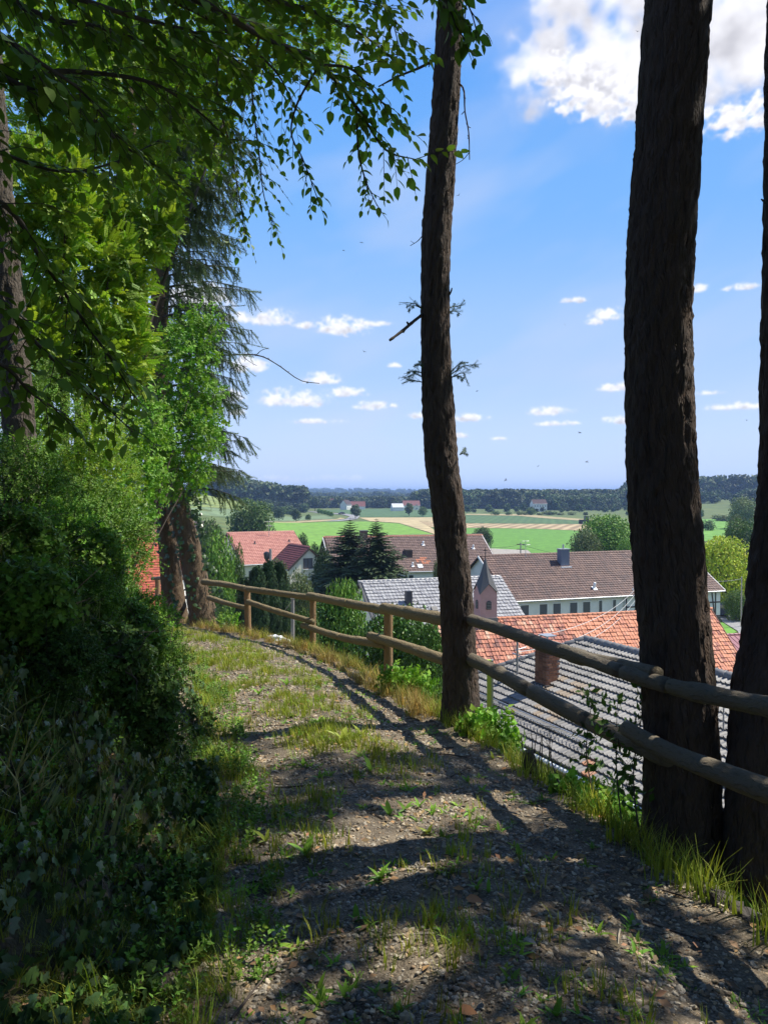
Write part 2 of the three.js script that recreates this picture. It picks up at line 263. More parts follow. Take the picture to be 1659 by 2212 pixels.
{
  const maize = rows([0.055, 0.15, 0.018], [0.16, 0.36, 0.04], 1.5, 12), green = rows([0.12, 0.26, 0.025], [0.18, 0.34, 0.035], 3, 60, 0.6), stubble = rows([0.24, 0.17, 0.09], [0.50, 0.38, 0.21], 5, 70, 0.25), straw = rows([0.34, 0.26, 0.13], [0.55, 0.45, 0.25], 9, 35, 0.2), beet = rows([0.055, 0.115, 0.035], [0.08, 0.15, 0.05], 4, 78), slopeGreen = rows([0.16, 0.22, 0.045], [0.26, 0.30, 0.085], 14, 20, 0.9), grain = rows([0.13, 0.19, 0.085], [0.17, 0.23, 0.105], 6, 15), tan = mat(lin(0.42, 0.34, 0.17), 1, { map: speckOf(0.02, 0.02) }), bright = rows([0.11, 0.26, 0.03], [0.15, 0.32, 0.045], 5, 80, 0.8);
  sheetOver('field', [[985, 1141], [1150, 1143], [1300, 1149], [1420, 1151], [1440, 1185], [1300, 1200], [1030, 1206], [930, 1170]], maize);
  sheetOver('field', [[905, 1127], [1006, 1131], [1280, 1133], [1300, 1148.5], [1150, 1142.5], [985, 1140.5], [930, 1139]], stubble, 0.12);
  sheetOver('field', [[1006, 1113], [1120, 1115], [1275, 1127], [1280, 1132.6], [1006, 1130.6]], beet, 0.12);
  sheetOver('field', [[1006, 1110.5], [1130, 1111], [1300, 1124], [1330, 1132], [1281, 1132.6], [1276, 1126.6], [1120, 1114.5], [1006, 1112.6]], tan, 0.12);
  sheetOver('field', [[1500, 1122], [1700, 1120], [1720, 1165], [1495, 1170]], bright, 0.12);
  sheetOver('field', [[580, 1129], [700, 1127.5], [790, 1127], [860, 1131], [935, 1155], [980, 1196], [640, 1196], [560, 1160]], green);
  sheetOver('field', [[776, 1118.5], [950, 1118], [1004, 1122], [1004, 1130.5], [905, 1126.6], [928, 1138.6], [960, 1160], [936, 1153.5], [862, 1130.3], [800, 1126.3]], straw, 0.12);
  sheetOver('field', [[700, 1102.5], [800, 1099.5], [950, 1098], [950, 1117.4], [782, 1117.6], [735, 1109]], beet, 0.12);
  sheetOver('field', [[565, 1126.5], [660, 1124.2], [725, 1121.2], [700, 1113.5], [560, 1110], [400, 1099], [240, 1096], [240, 1126]], grain, 0.2, 22);
  sheetOver('field', [[240, 1070], [330, 1068], [430, 1074], [480, 1076], [560, 1090], [605, 1105.5], [560, 1109.4], [400, 1098.4], [240, 1095.4]], slopeGreen, 0.2, 22);
  sheetOver('field', [[565, 1129], [565, 1127.1], [660, 1124.9], [728, 1121.9], [735, 1119], [748, 1121], [700, 1127], [580, 1128.6]], tan, 0.2, 25);
  const road = mat(lin(0.30, 0.295, 0.29), 0.9, { map: speckOf(0.2, 0.2) });
  sheetOver('road', [[664, 1105], [668, 1104.6], [700, 1108], [748, 1110.5], [778, 1115.5], [772, 1122], [732, 1126.8], [700, 1127.4], [746, 1122.4], [756, 1116.4], [738, 1112], [690, 1109]], road, 0.25, 30);
  sheetOver('road', [[430, 1339], [560, 1339], [700, 1332], [700, 1350], [560, 1362], [430, 1362]], road, 0.08);
  sheetOver('road', [[1545, 1323], [1600, 1318], [1660, 1322], [1660, 1345], [1600, 1380], [1592, 1365], [1560, 1345]], road, 0.08);
  sheetOver('lawn', [[430, 1300], [540, 1300], [560, 1338], [430, 1338]], bright, 0.06); sheetOver('lawn', [[1530, 1340], [1560, 1346], [1590, 1366], [1560, 1390], [1530, 1390]], bright, 0.06);
  sheetOver('yard', [[1060, 1186], [1140, 1190], [1150, 1200], [1060, 1212]], mat(lin(0.4, 0.36, 0.31), 1, { map: speckOf(0.1, 0.1) }), 0.16);
}

// ---------- houses ----------
function tileShape(w, l, prof, butt) {   // X across, Y up the slope, Z out of the roof; the lower end stands proud by butt
  const g = new GB(); const top = prof.map(([x, z]) => [g.v(x * w, 0, z + butt), g.v(x * w, l, z * 0.6)]), low = prof.map(([x, z]) => [g.v(x * w, 0, z + butt), g.v(x * w, 0, -0.012)]);
  for (let k = 0; k + 1 < prof.length; k++) { g.quad(top[k][0], top[k + 1][0], top[k + 1][1], top[k][1]); g.quad(low[k][1], low[k + 1][1], low[k + 1][0], low[k][0]); }
  const a = prof[0], b = prof.at(-1), s = [g.v(0, 0, -0.012), g.v(0, 0, a[1] + butt), g.v(0, l, a[1] * 0.6), g.v(w, 0, -0.012), g.v(w, l, b[1] * 0.6), g.v(w, 0, b[1] + butt)]; g.tri(s[0], s[1], s[2]); g.tri(s[3], s[4], s[5]);
  return g.build();
}
const PROF = { double: [[0, 0.03], [0.1, 0.052], [0.2, 0.004], [0.47, 0.004], [0.55, 0.05], [0.66, 0.05], [0.74, 0.004], [0.985, 0.004]], pan: [[0, 0.02], [0.14, 0.04], [0.32, 0.004], [0.98, 0.006]], flat: [[0.01, 0], [0.985, 0]] };
const tileMats = (cols, rough) => cols.map((c) => mat(lin(...c), rough, { map: faintOf(1.7, 1.7), bumpMap: speckOf(5, 5), bumpScale: 0.002 }));
// fills a roof slope (a Mesh whose own axes are along, up the slope, out) with tiles; the nearest `single` ones are parts of their own
function layTiles(slope, length, run, o) {
  const { w, l, prof = PROF.pan, butt = 0.03, mats, single = 0, keep = () => true, colour = () => Math.floor(rnd() * mats.length), wobble = 0.006 } = o;
  slope.updateWorldMatrix(true, false); const geo = tileShape(w, l * 1.08, prof, butt), all = [];
  for (let r = 0; r * l < run - 0.02; r++) for (let k = 0; k * w < length; k++) {
    const x = k * w, y = r * l; if (!keep(x + w / 2, y + l / 2)) continue;
    const p = V(x, y, 0.02 + rr(-1, 1) * wobble); const q = p.clone().applyMatrix4(slope.matrixWorld), rest = new THREE.Matrix4().makeRotationFromEuler(new THREE.Euler(rr(-1, 1) * wobble, rr(-1, 1) * wobble, rr(-1, 1) * wobble * 1.5)).setPosition(p);
    all.push({ m: rest, d: inFrame(q) ? view(q)[2] : 1e6, c: colour(x, y) % mats.length });
  }
  all.sort((a, b) => a.d - b.d);
  for (const t of all.splice(0, single)) { const m = part(slope, 'tile', geo, mats[t.c]); m.matrix.copy(t.m); m.matrix.decompose(m.position, m.quaternion, m.scale); }
  const white = mat(lin(1, 1, 1), mats[0].roughness, { map: mats[0].map, bumpMap: mats[0].bumpMap, bumpScale: 0.002 });
  if (all.length) copies(slope, 'tiles', geo, white, all.map((t) => t.m), all.map((t) => mats[t.c].color));
}
// own axes of a house: X along the ridge, Z to the front, Y up from its floor; az = compass direction of the ridge
function place(o, x, z, az, y = FLOOR) { o.position.set(x, y, z); o.rotation.y = Math.PI / 2 - rad(az); }
function gableHouse(o) {
  const { x, z, az, L, wf, wb = o.wf, ridge, pitch, floor = FLOOR, name, label, category = 'house', wall = M.wall, roofMat, tile, over = 0.35, end = 0.25 } = o;
  const h = thing(name, label, category); place(h, x, z, az, floor);
  const t = Math.tan(rad(pitch)), H = ridge - floor, ef = H - wf * t, eb = H - wb * t, g = new GB();
  const prof = [[-wb, 0], [wf, 0], [wf, ef - 0.12], [0, H - 0.12], [-wb, eb - 0.12]];
  for (const xx of [0, L]) { const q = prof.map(([zz, yy]) => g.v(xx, yy, zz, zz, yy)); xx ? (g.tri(q[0], q[2], q[1]), g.tri(q[0], q[3], q[2]), g.tri(q[0], q[4], q[3])) : (g.tri(q[0], q[1], q[2]), g.tri(q[0], q[2], q[3]), g.tri(q[0], q[3], q[4])); }
  for (let k = 0; k < 5; k++) { const a = prof[k], b = prof[(k + 1) % 5]; g.quad(g.v(0, a[1], a[0], 0, a[1]), g.v(L, a[1], a[0], L, a[1]), g.v(L, b[1], b[0], L, b[1]), g.v(0, b[1], b[0], 0, b[1])); }
  part(h, 'wall', g.build(), wall);
  const slopes = [];
  for (const [s, w] of [[1, wf], [-1, wb]]) {
    const run = (w + over) / Math.cos(rad(pitch)), m = part(h, 'roof', new GB().box(-end, L + end, 0, run, -0.14, 0).build(), roofMat);
    const up = V(0, Math.sin(rad(pitch)), -s * Math.cos(rad(pitch))), out = V(0, Math.cos(rad(pitch)), s * Math.sin(rad(pitch))), ax = V(s, 0, 0);
    m.matrix.makeBasis(ax, up, out).setPosition(s > 0 ? 0 : L, H - (w + over) * t, s * (w + over)); m.matrix.decompose(m.position, m.quaternion, m.scale); slopes.push([m, run]);
  }
  if (tile) layTiles(slopes[0][0], L + end, slopes[0][1], tile);
  const [fm, run] = slopes[0], rt = new GB(), n = Math.round((L + 2 * end) / 0.36);
  for (let k = 0; k < n; k++) { const a = -end + k * 0.36; rt.tube([V(a, run + 0.01, 0.0), V(a + 0.4, run + 0.01, 0.0)], [0.13, 0.105], 8); }
  part(fm, 'ridge_tiles', rt.build(), tile ? tile.mats.at(-1) : roofMat);
  part(fm, 'gutter', new GB().tube([V(-end, -0.05, -0.04), V(L + end, -0.05, -0.04)], [0.075, 0.075], 8).build(), M.metal);
  if (o.verge) for (const xx of [-end - 0.05, L + end + 0.01]) part(fm, 'verge_board', new GB().box(xx, xx + 0.05, 0, run, -0.16, 0.07).build(), o.verge);
  return { h, ef, eb, H, t, L, wf, wb, slope: fm, run };
}
const windowGeo = new Map();
function windowOn(B, side, a, y, w, h, o = {}) {   // side: front, left or right; a = metres along that wall
  const win = new THREE.Group(); win.name = 'window'; B.h.add(win);
  if (side === 'front') win.position.set(a, y, B.wf); else { win.position.set(side === 'left' ? 0 : B.L, y, a); win.rotation.y = side === 'left' ? -Math.PI / 2 : Math.PI / 2; }
  const key = [w, h, o.bars ?? 1].join(); if (!windowGeo.has(key)) {
    const f = new GB(), t = 0.07; f.box(-w / 2, w / 2, h - t, h, 0, 0.06).box(-w / 2, w / 2, 0, t, 0, 0.06).box(-w / 2, -w / 2 + t, t, h - t, 0, 0.06).box(w / 2 - t, w / 2, t, h - t, 0, 0.06);
    for (let k = 1; k <= (o.bars ?? 1); k++) { const x = -w / 2 + w * k / ((o.bars ?? 1) + 1); f.box(x - 0.035, x + 0.035, t, h - t, 0.002, 0.055); }
    windowGeo.set(key, [f.build(), new GB().box(-w / 2 + 0.05, w / 2 - 0.05, 0.05, h - 0.05, 0.005, 0.02).build(), new GB().box(-w / 2 - 0.1, w / 2 + 0.1, -0.09, -0.005, 0.005, 0.16).build()]);
  }
  const [f, p, s] = windowGeo.get(key); part(win, 'frame', f, o.frame ?? M.frame); part(win, 'pane', p, M.glass); part(win, 'sill', s, o.sill ?? M.frame);
  if (o.shutters) for (const q of [-1, 1]) part(win, 'shutter', new GB().box(q * (w / 2 + 0.05 + w * 0.28) - w * 0.27, q * (w / 2 + 0.05 + w * 0.28) + w * 0.27, 0, h, 0.005, 0.05).build(), M.shutter);
  return win;
}
function doorOn(B, a, w, h, m = M.beam) { const d = part(B.h, 'door', new GB().box(a - w / 2, a + w / 2, 0, h, B.wf, B.wf + 0.05).build(), m); part(d, 'handle', new GB().box(a + w / 2 - 0.14, a + w / 2 - 0.08, 1.0, 1.12, B.wf + 0.05, B.wf + 0.1).build(), M.metal); }
function timber(B, list) { for (const [x0, y0, x1, y1] of list) { const d = V(x1 - x0, y1 - y0, 0), l = d.length(), m = part(B.h, 'beam', new GB().box(0, l, -0.07, 0.07, B.wf - 0.02, B.wf + 0.03).build(), M.beam); m.rotation.z = Math.atan2(d.y, d.x); m.position.set(x0, y0, 0); } }
function roofVent(slope, x, y, m = M.white, s = 1, name = 'roof_vent') { part(slope, name, new GB().tube([V(x, y, 0), V(x, y + 0.1 * s, 0.3 * s), V(x, y + 0.16 * s, 0.5 * s)], [0.13 * s, 0.12 * s, 0.12 * s], 10).box(x - 0.2 * s, x + 0.2 * s, y - 0.3 * s, y + 0.2 * s, 0.02, 0.075).build(), m); }
function antenna(slope, x, y, h, arms, pitch, name = 'antenna') {
  const up = V(0, Math.sin(rad(pitch)), Math.cos(rad(pitch))), b = V(x, y, 0), g = new GB().tube([b, b.clone().addScaledVector(up, h)], [0.03, 0.025], 6);
  for (const [k, l] of arms) { const c = b.clone().addScaledVector(up, h * k); g.tube([c.clone().add(V(-l, 0, 0)), c.clone().add(V(l, 0, 0))], [0.018, 0.018], 5); for (let j = -2; j <= 2; j++) { const e = c.clone().add(V(j * l * 0.45, 0, 0)), q = V(0, -up.z, up.y).multiplyScalar(0.16); g.tube([e.clone().sub(q), e.clone().add(q)], [0.01, 0.01], 4); } }
  part(slope, name, g.build(), M.metal);
}

// near house with the hipped grey roof
{
  const az = 155, h = thing('village_house', 'nearest house below the fence with a hipped grey concrete tile roof and brick chimney', 'house');
  const ridgeY = -3.6, eaveY = -5.66, hw = 5.1, hip = 2.9, ridgeL = 10, floor = -11.2, pitch = Math.atan((ridgeY - eaveY) / hw), X = V(Math.sin(rad(az)), 0, -Math.cos(rad(az))), N = V(Math.cos(rad(az)), 0, Math.sin(rad(az)));
  const A = at(1265, 1383, 27.2), O = A.clone().addScaledVector(X, -hip).addScaledVector(N, hw); place(h, O.x, O.z, az, floor);
  const L = ridgeL + hip * 2, e = eaveY - floor, r = ridgeY - floor, wl = new GB().box(0.45, L - 0.45, 0, e - 0.12, -2 * hw + 0.45, -0.45); part(h, 'wall', wl.build(), M.cream);
  part(h, 'fascia', new GB().box(0, L, e - 0.34, e - 0.05, -0.16, -0.1).build(), M.greyWall);
  const g = new GB(), P = (x, y, z) => g.v(x, y, z), run = Math.hypot(hw, r - e);
  const back = new GB(); { const q = [back.v(0, e, -2 * hw), back.v(L, e, -2 * hw), back.v(L - hip, r, -hw), back.v(hip, r, -hw), back.v(0, e, 0), back.v(L, e, 0)]; back.quad(q[1], q[0], q[3], q[2]); back.tri(q[0], q[4], q[3]); back.tri(q[5], q[1], q[2]); back.quad(q[0], q[1], q[5], q[4]); }
  const base = mat(lin(0.055, 0.053, 0.05), 0.95); part(h, 'roof', back.build(), base);
  const f = new GB(); { const q = [f.v(0, 0, -0.02), f.v(L, 0, -0.02), f.v(L - hip, run, -0.02), f.v(hip, run, -0.02)]; f.quad(...q); const c = q.map((k) => f.v(f.p[k * 3], f.p[k * 3 + 1], -0.1)); f.quad(c[3], c[2], c[1], c[0]); for (let k = 0; k < 4; k++) f.quad(q[k], c[k], c[(k + 1) % 4], q[(k + 1) % 4]); }
  const s = part(h, 'roof', f.build(), base, 'front slope of ribbed pale grey tiles'); s.matrix.makeBasis(V(1, 0, 0), V(0, Math.sin(pitch), -Math.cos(pitch)), V(0, Math.cos(pitch), Math.sin(pitch))).setPosition(0, e, 0); s.matrix.decompose(s.position, s.quaternion, s.scale);
  const chX = O.clone().sub(at(1167, 1483, 25)).dot(X) * -1, chZ = at(1167, 1483, 25).sub(O).dot(N), chV = -chZ / Math.cos(pitch);
  const mats = tileMats([[0.20, 0.19, 0.18], [0.17, 0.163, 0.155], [0.235, 0.225, 0.21], [0.14, 0.135, 0.125], [0.23, 0.175, 0.12], [0.36, 0.16, 0.08]], 0.6);
  layTiles(s, L, run, { w: 0.33, l: 0.3, prof: PROF.double, butt: 0.05, mats, single: 300, keep: (x, y) => x > hip * y / run - 0.05 && x < L - hip * y / run, colour: (x, y) => { const k = rnd(); if (Math.abs(x - chX - 0.9) < 1.1 && y < chV + 0.6 && y > chV - 1.6 && k < 0.4) return 4; const q = k + 0.45 * n2(x * 0.55, y * 0.8); return k < 0.006 ? 5 : q < 0.05 ? 3 : q < 0.4 ? 1 : q < 0.8 ? 0 : 2; } });
  const rm = tileMats([[0.17, 0.165, 0.16]], 0.6)[0], ridgeRun = (a, b, nm) => { const n = Math.round(a.distanceTo(b) / 0.36); for (let k = 0; k < n; k++) part(s, nm, new GB().tube([a.clone().lerp(b, k / n), a.clone().lerp(b, (k + 1.12) / n)], [0.15, 0.125], 8).build(), rm); };
  ridgeRun(V(hip, run, 0.02), V(L - hip, run, 0.02), 'ridge_tile'); ridgeRun(V(0, 0, 0.03), V(hip, run, 0.03), 'hip_tile'); ridgeRun(V(L, 0, 0.03), V(L - hip, run, 0.03), 'hip_tile');
  part(s, 'gutter', new GB().tube([V(-0.05, -0.1, -0.05), V(L, -0.1, -0.05)], [0.07, 0.07], 8).build(), M.white, 'white rain gutter along the eave');
  // snow guard
  const gx0 = chX - 0.9 * 0, P0 = at(1075, 1543, 23.6).sub(O), sx0 = P0.dot(X), sg = new GB(), v0 = 0.95;
  for (const zz of [0.1, 0.26]) sg.tube([V(1.2, v0, zz), V(8.2, v0, zz)], [0.014, 0.014], 5); for (let x = 1.2; x <= 8.21; x += 0.07) sg.tube([V(x, v0, 0.04), V(x, v0, 0.26)], [0.006, 0.006], 3, null, false); part(s, 'snow_guard_grid', sg.build(), M.metal);
  // brick chimney with its own bricks
  const cw = 0.62, cd = 0.52, ch = 1.75, cy = e + chV * Math.sin(pitch) - 0.35, cx = chX, cz = chZ;
  const core = part(h, 'chimney', new GB().box(cx - cw / 2 + 0.015, cx + cw / 2 - 0.015, cy, cy + ch, cz - cd + 0.015, cz - 0.015).build(), mat(lin(0.2, 0.185, 0.165), 1));
  const bm = tileMats([[0.20, 0.085, 0.045], [0.25, 0.11, 0.06], [0.16, 0.07, 0.042], [0.29, 0.14, 0.08]], 0.9), bg = new THREE.BoxGeometry(0.195, 0.07, 0.1), hg = new THREE.BoxGeometry(0.1, 0.07, 0.155);
  for (let k = 0; k * 0.083 < ch - 0.05; k++) {
    const y = cy + 0.04 + k * 0.083, sh = k % 2 ? 0.1 : 0;
    for (let j = 0; j < 3; j++) { const b = part(core, 'brick', bg, pick(bm)); b.position.set(cx - cw / 2 + 0.1 + j * 0.207 - sh * 0.02, y, cz - 0.049 + rr(0, 0.004)); if (sh) b.scale.x = 0.97; }
    for (let j = 0; j < 3; j++) for (const q of [-1, 1]) { const b = part(core, 'brick', hg, pick(bm)); b.position.set(cx + q * (cw / 2 - 0.049), y, cz - 0.19 - j * 0.165 + (sh ? 0.06 : 0)); if (b.position.z < cz - cd + 0.06) core.remove(b); }
  }
  part(core, 'cap', new GB().box(cx - cw / 2 - 0.03, cx + cw / 2 + 0.03, cy + ch, cy + ch + 0.06, cz - cd - 0.03, cz + 0.03).build(), M.greyWall);
  part(core, 'flashing', new GB().box(cx - cw / 2 - 0.06, cx + cw / 2 + 0.06, cy, cy + 0.46, cz - cd - 0.06, cz + 0.06).build(), M.lead);
  part(core, 'cowl', new GB().box(cx - 0.24, cx + 0.24, cy + ch + 0.26, cy + ch + 0.29, cz - 0.46, cz - 0.06).box(cx - 0.2, cx - 0.17, cy + ch + 0.05, cy + ch + 0.27, cz - 0.42, cz - 0.39).box(cx + 0.17, cx + 0.2, cy + ch + 0.05, cy + ch + 0.27, cz - 0.13, cz - 0.1).build(), M.metal);
  // roof mast with cross arms, and the dish further along
  const mastAt = at(1117, 1418, 26.3).sub(O), mx = mastAt.dot(X), my = -mastAt.dot(N) / Math.cos(pitch), up = V(0, Math.sin(pitch), Math.cos(pitch));
  const mb = V(mx, my, 0), mt = (k) => mb.clone().addScaledVector(up, k), mg = new GB().tube([mb, mt(1.35)], [0.04, 0.035], 8); mg.tube([mt(0.75).add(V(-0.28, 0, 0)), mt(0.75).add(V(0.28, 0, 0))], [0.02, 0.02], 6).tube([mt(0.95).add(V(0, -0.1, 0)), mt(0.95).add(V(0, 0.35, -0.1))], [0.02, 0.02], 6);
  part(s, 'service_mast', mg.build(), M.metal); roofVent(s, mx + 0.05, my - 0.25, M.lead, 0.5, 'mast_flashing');
  const da = at(1562, 1540, 19.3).sub(O), dx = da.dot(X), dy = -da.dot(N) / Math.cos(pitch), db = V(dx, dy, 0), dm = part(s, 'satellite_mast', new GB().tube([db, db.clone().addScaledVector(up, 0.75)], [0.022, 0.022], 6).build(), M.metal);
  const dg = new THREE.SphereGeometry(0.42, 18, 6, 0, 6.2832, 0, 0.72), dish = part(s, 'satellite_dish', dg, mat(lin(0.72, 0.72, 0.7), 0.5, { side: THREE.DoubleSide })); dish.position.copy(db.clone().addScaledVector(up, 0.62)).add(V(-0.1, 0.1, 0.05)); dish.rotation.set(2.2, 0.5, 0.4);
  scene.updateMatrixWorld(true); var N_MAST = s.localToWorld(mt(1.3));
}
// orange roofed chapel with the pink bell turret
{
  const cols = [[0.42, 0.155, 0.095], [0.50, 0.20, 0.12], [0.33, 0.12, 0.085], [0.55, 0.26, 0.16], [0.20, 0.085, 0.065], [0.58, 0.36, 0.25], [0.56, 0.215, 0.115], [0.60, 0.25, 0.14]];
  const mats = tileMats(cols, 0.8);
  const B = gableHouse({ name: 'chapel', label: 'chapel with mottled orange tile roof and a small pink bell turret behind the grey roof', category: 'chapel', x: 3.2, z: -47.7, az: 74.4, L: 19.9, wf: 5, wb: 2.4, ridge: -6.4, pitch: 43.8, wall: M.cream, roofMat: mat(lin(0.12, 0.06, 0.045), 1), verge: mat(lin(0.2, 0.08, 0.05), 0.9), tile: { w: 0.215, l: 0.31, butt: 0.035, mats, single: 300, wobble: 0.02, colour: (x, y) => { const k = rnd(), q = 9.6 - y * 0.16 + 0.5 * n2(y, 3), old = n2(x * 0.5, y * 0.8) * 0.5 + k; if (x > q && x < 15.5) return k < 0.75 ? (k < 0.4 ? 6 : 7) : k < 0.95 ? 1 : 3; if (x >= 15.5) return [7, 3, 1, 6, 2][Math.floor(k * 5)]; return old < 0.05 ? 4 : old < 0.3 ? 2 : old < 0.62 ? 0 : old < 0.85 ? 1 : old < 1.15 ? 3 : 5; } } });
  const tx = (1043 - 829.5) / F, c = V(tx * 49, 0, -49), X = V(Math.sin(rad(74.4)), 0, -Math.cos(rad(74.4))), along = c.sub(B.h.position.clone().setY(0)).dot(X), H = B.H, w = 0.56;
  const tw = part(B.h, 'bell_turret', (() => { const g = new GB(); g.box(along - w, along + w, H - 1.0, H + 1.75, -w, w); for (const [s, ax] of [[1, 0], [-1, 0], [1, 1], [-1, 1]]) { const P = (a, y) => ax ? g.v(along + s * w, y, a * -s, a, y) : g.v(along + a * s, y, s * w, a, y); g.tri(P(-w, H + 1.75), P(w, H + 1.75), P(0, H + 2.28)); } return g.build(); })(), M.pink, 'pink plastered bell turret');
  const sp = new GB(), apex = V(along, H + 4.0, 0);   // spire: eight folded faces over four small gables
  { const r = [], q = 0.66; for (let k = 0; k < 8; k++) { const a = (k + 0.5) * Math.PI / 4 - Math.PI / 8, diag = k % 2; r.push(diag ? V(along + Math.sign(Math.cos(a)) * q, H + 1.66, Math.sign(Math.sin(a)) * q) : V(along + Math.cos(a) * (w + 0.07), H + 2.33, Math.sin(a) * (w + 0.07))); } for (let k = 0; k < 8; k++) { const a = r[k], b = r[(k + 1) % 8], mid = a.clone().lerp(b, 0.5).lerp(apex, 0.42); mid.x = lerp(mid.x, along, 0.12); mid.z *= 0.88; const va = sp.v(a.x, a.y, a.z), vb = sp.v(b.x, b.y, b.z), m1 = a.clone().lerp(apex, 0.4), m2 = b.clone().lerp(apex, 0.4); for (const m of [m1, m2]) { m.x = lerp(m.x, along, 0.22); m.z *= 0.78; } const v1 = sp.v(m1.x, m1.y, m1.z), v2 = sp.v(m2.x, m2.y, m2.z); sp.quad(va, v1, v2, vb); sp.tri(v1, sp.v(apex.x, apex.y, apex.z), v2); } }
  part(tw, 'spire', sp.build(), mat(lin(0.07, 0.068, 0.066), 0.55, { side: THREE.DoubleSide }));
  part(tw, 'cross', new GB().tube([apex.clone().add(V(0, -0.1, 0)), apex.clone().add(V(0, 0.62, 0))], [0.03, 0.02], 5).tube([V(along - 0.14, H + 4.4, 0), V(along + 0.14, H + 4.4, 0)], [0.02, 0.02], 5).build(), M.black);
  part(tw, 'base_flashing', new GB().box(along - w - 0.06, along + w + 0.06, H - 0.6, H + 0.18, -w - 0.06, w + 0.06).build(), M.greyWall);
  for (const [rx, ry, rz] of [[0, 0, w], [-w, -Math.PI / 2, 0]]) {   // louvred arched openings
    const sh = new THREE.Shape(); sh.moveTo(-0.17, 0); sh.lineTo(0.17, 0); sh.lineTo(0.17, 0.38); sh.absarc(0, 0.38, 0.17, 0, Math.PI); sh.lineTo(-0.17, 0);
    const m = part(tw, 'sound_opening', new THREE.ExtrudeGeometry(sh, { depth: 0.03, bevelEnabled: false }), M.black); m.position.set(along + rx, H + 0.72, rz); m.rotation.y = ry; m.updateMatrix();
    const lv = new GB(); for (let k = 0; k < 5; k++) lv.box(-0.16, 0.16, 0.04 + k * 0.1, 0.085 + k * 0.1, 0.031, 0.06); const q = part(tw, 'louvres', lv.build(), M.greyWall); q.position.copy(m.position); q.rotation.y = ry;
  }
}
// glazed silver-grey roof behind the chapel
{
  const mats = tileMats([[0.31, 0.305, 0.305], [0.27, 0.265, 0.27], [0.35, 0.345, 0.34]], 0.36);
  const B = gableHouse({ name: 'village_house', label: 'low house with a gleaming silver grey tile roof behind the chapel turret', x: -1.6, z: -54.4, az: 70.6, L: 10.6, wf: 4.4, ridge: -4.68, pitch: 34, roofMat: mat(lin(0.08, 0.08, 0.085), 1), tile: { w: 0.27, l: 0.34, butt: 0.05, mats, single: 300, wobble: 0.012 } });
  part(B.slope, 'chimney', new GB().box(4.2, 4.62, 2.2, 2.62, -0.2, 0.2).build(), M.greyWall); const p = part(B.h, 'flue', new GB().box(0, 0.42, 0, 1.25, 0, 0.42).build(), M.lead); p.position.set(2.55, B.H - 1.75, 1.9);
  part(B.slope, 'roof_window', new GB().box(7.1, 7.85, 1.3, 2.2, 0.03, 0.12).build(), mat(lin(0.05, 0.055, 0.12), 0.1)); antenna(B.slope, 7.4, 4.0, 0.9, [[0.9, 0.5]], 34);
  for (let k = 0; k < 3; k++) windowOn(B, 'front', 2 + k * 3, 1.2, 1, 1.2);
}
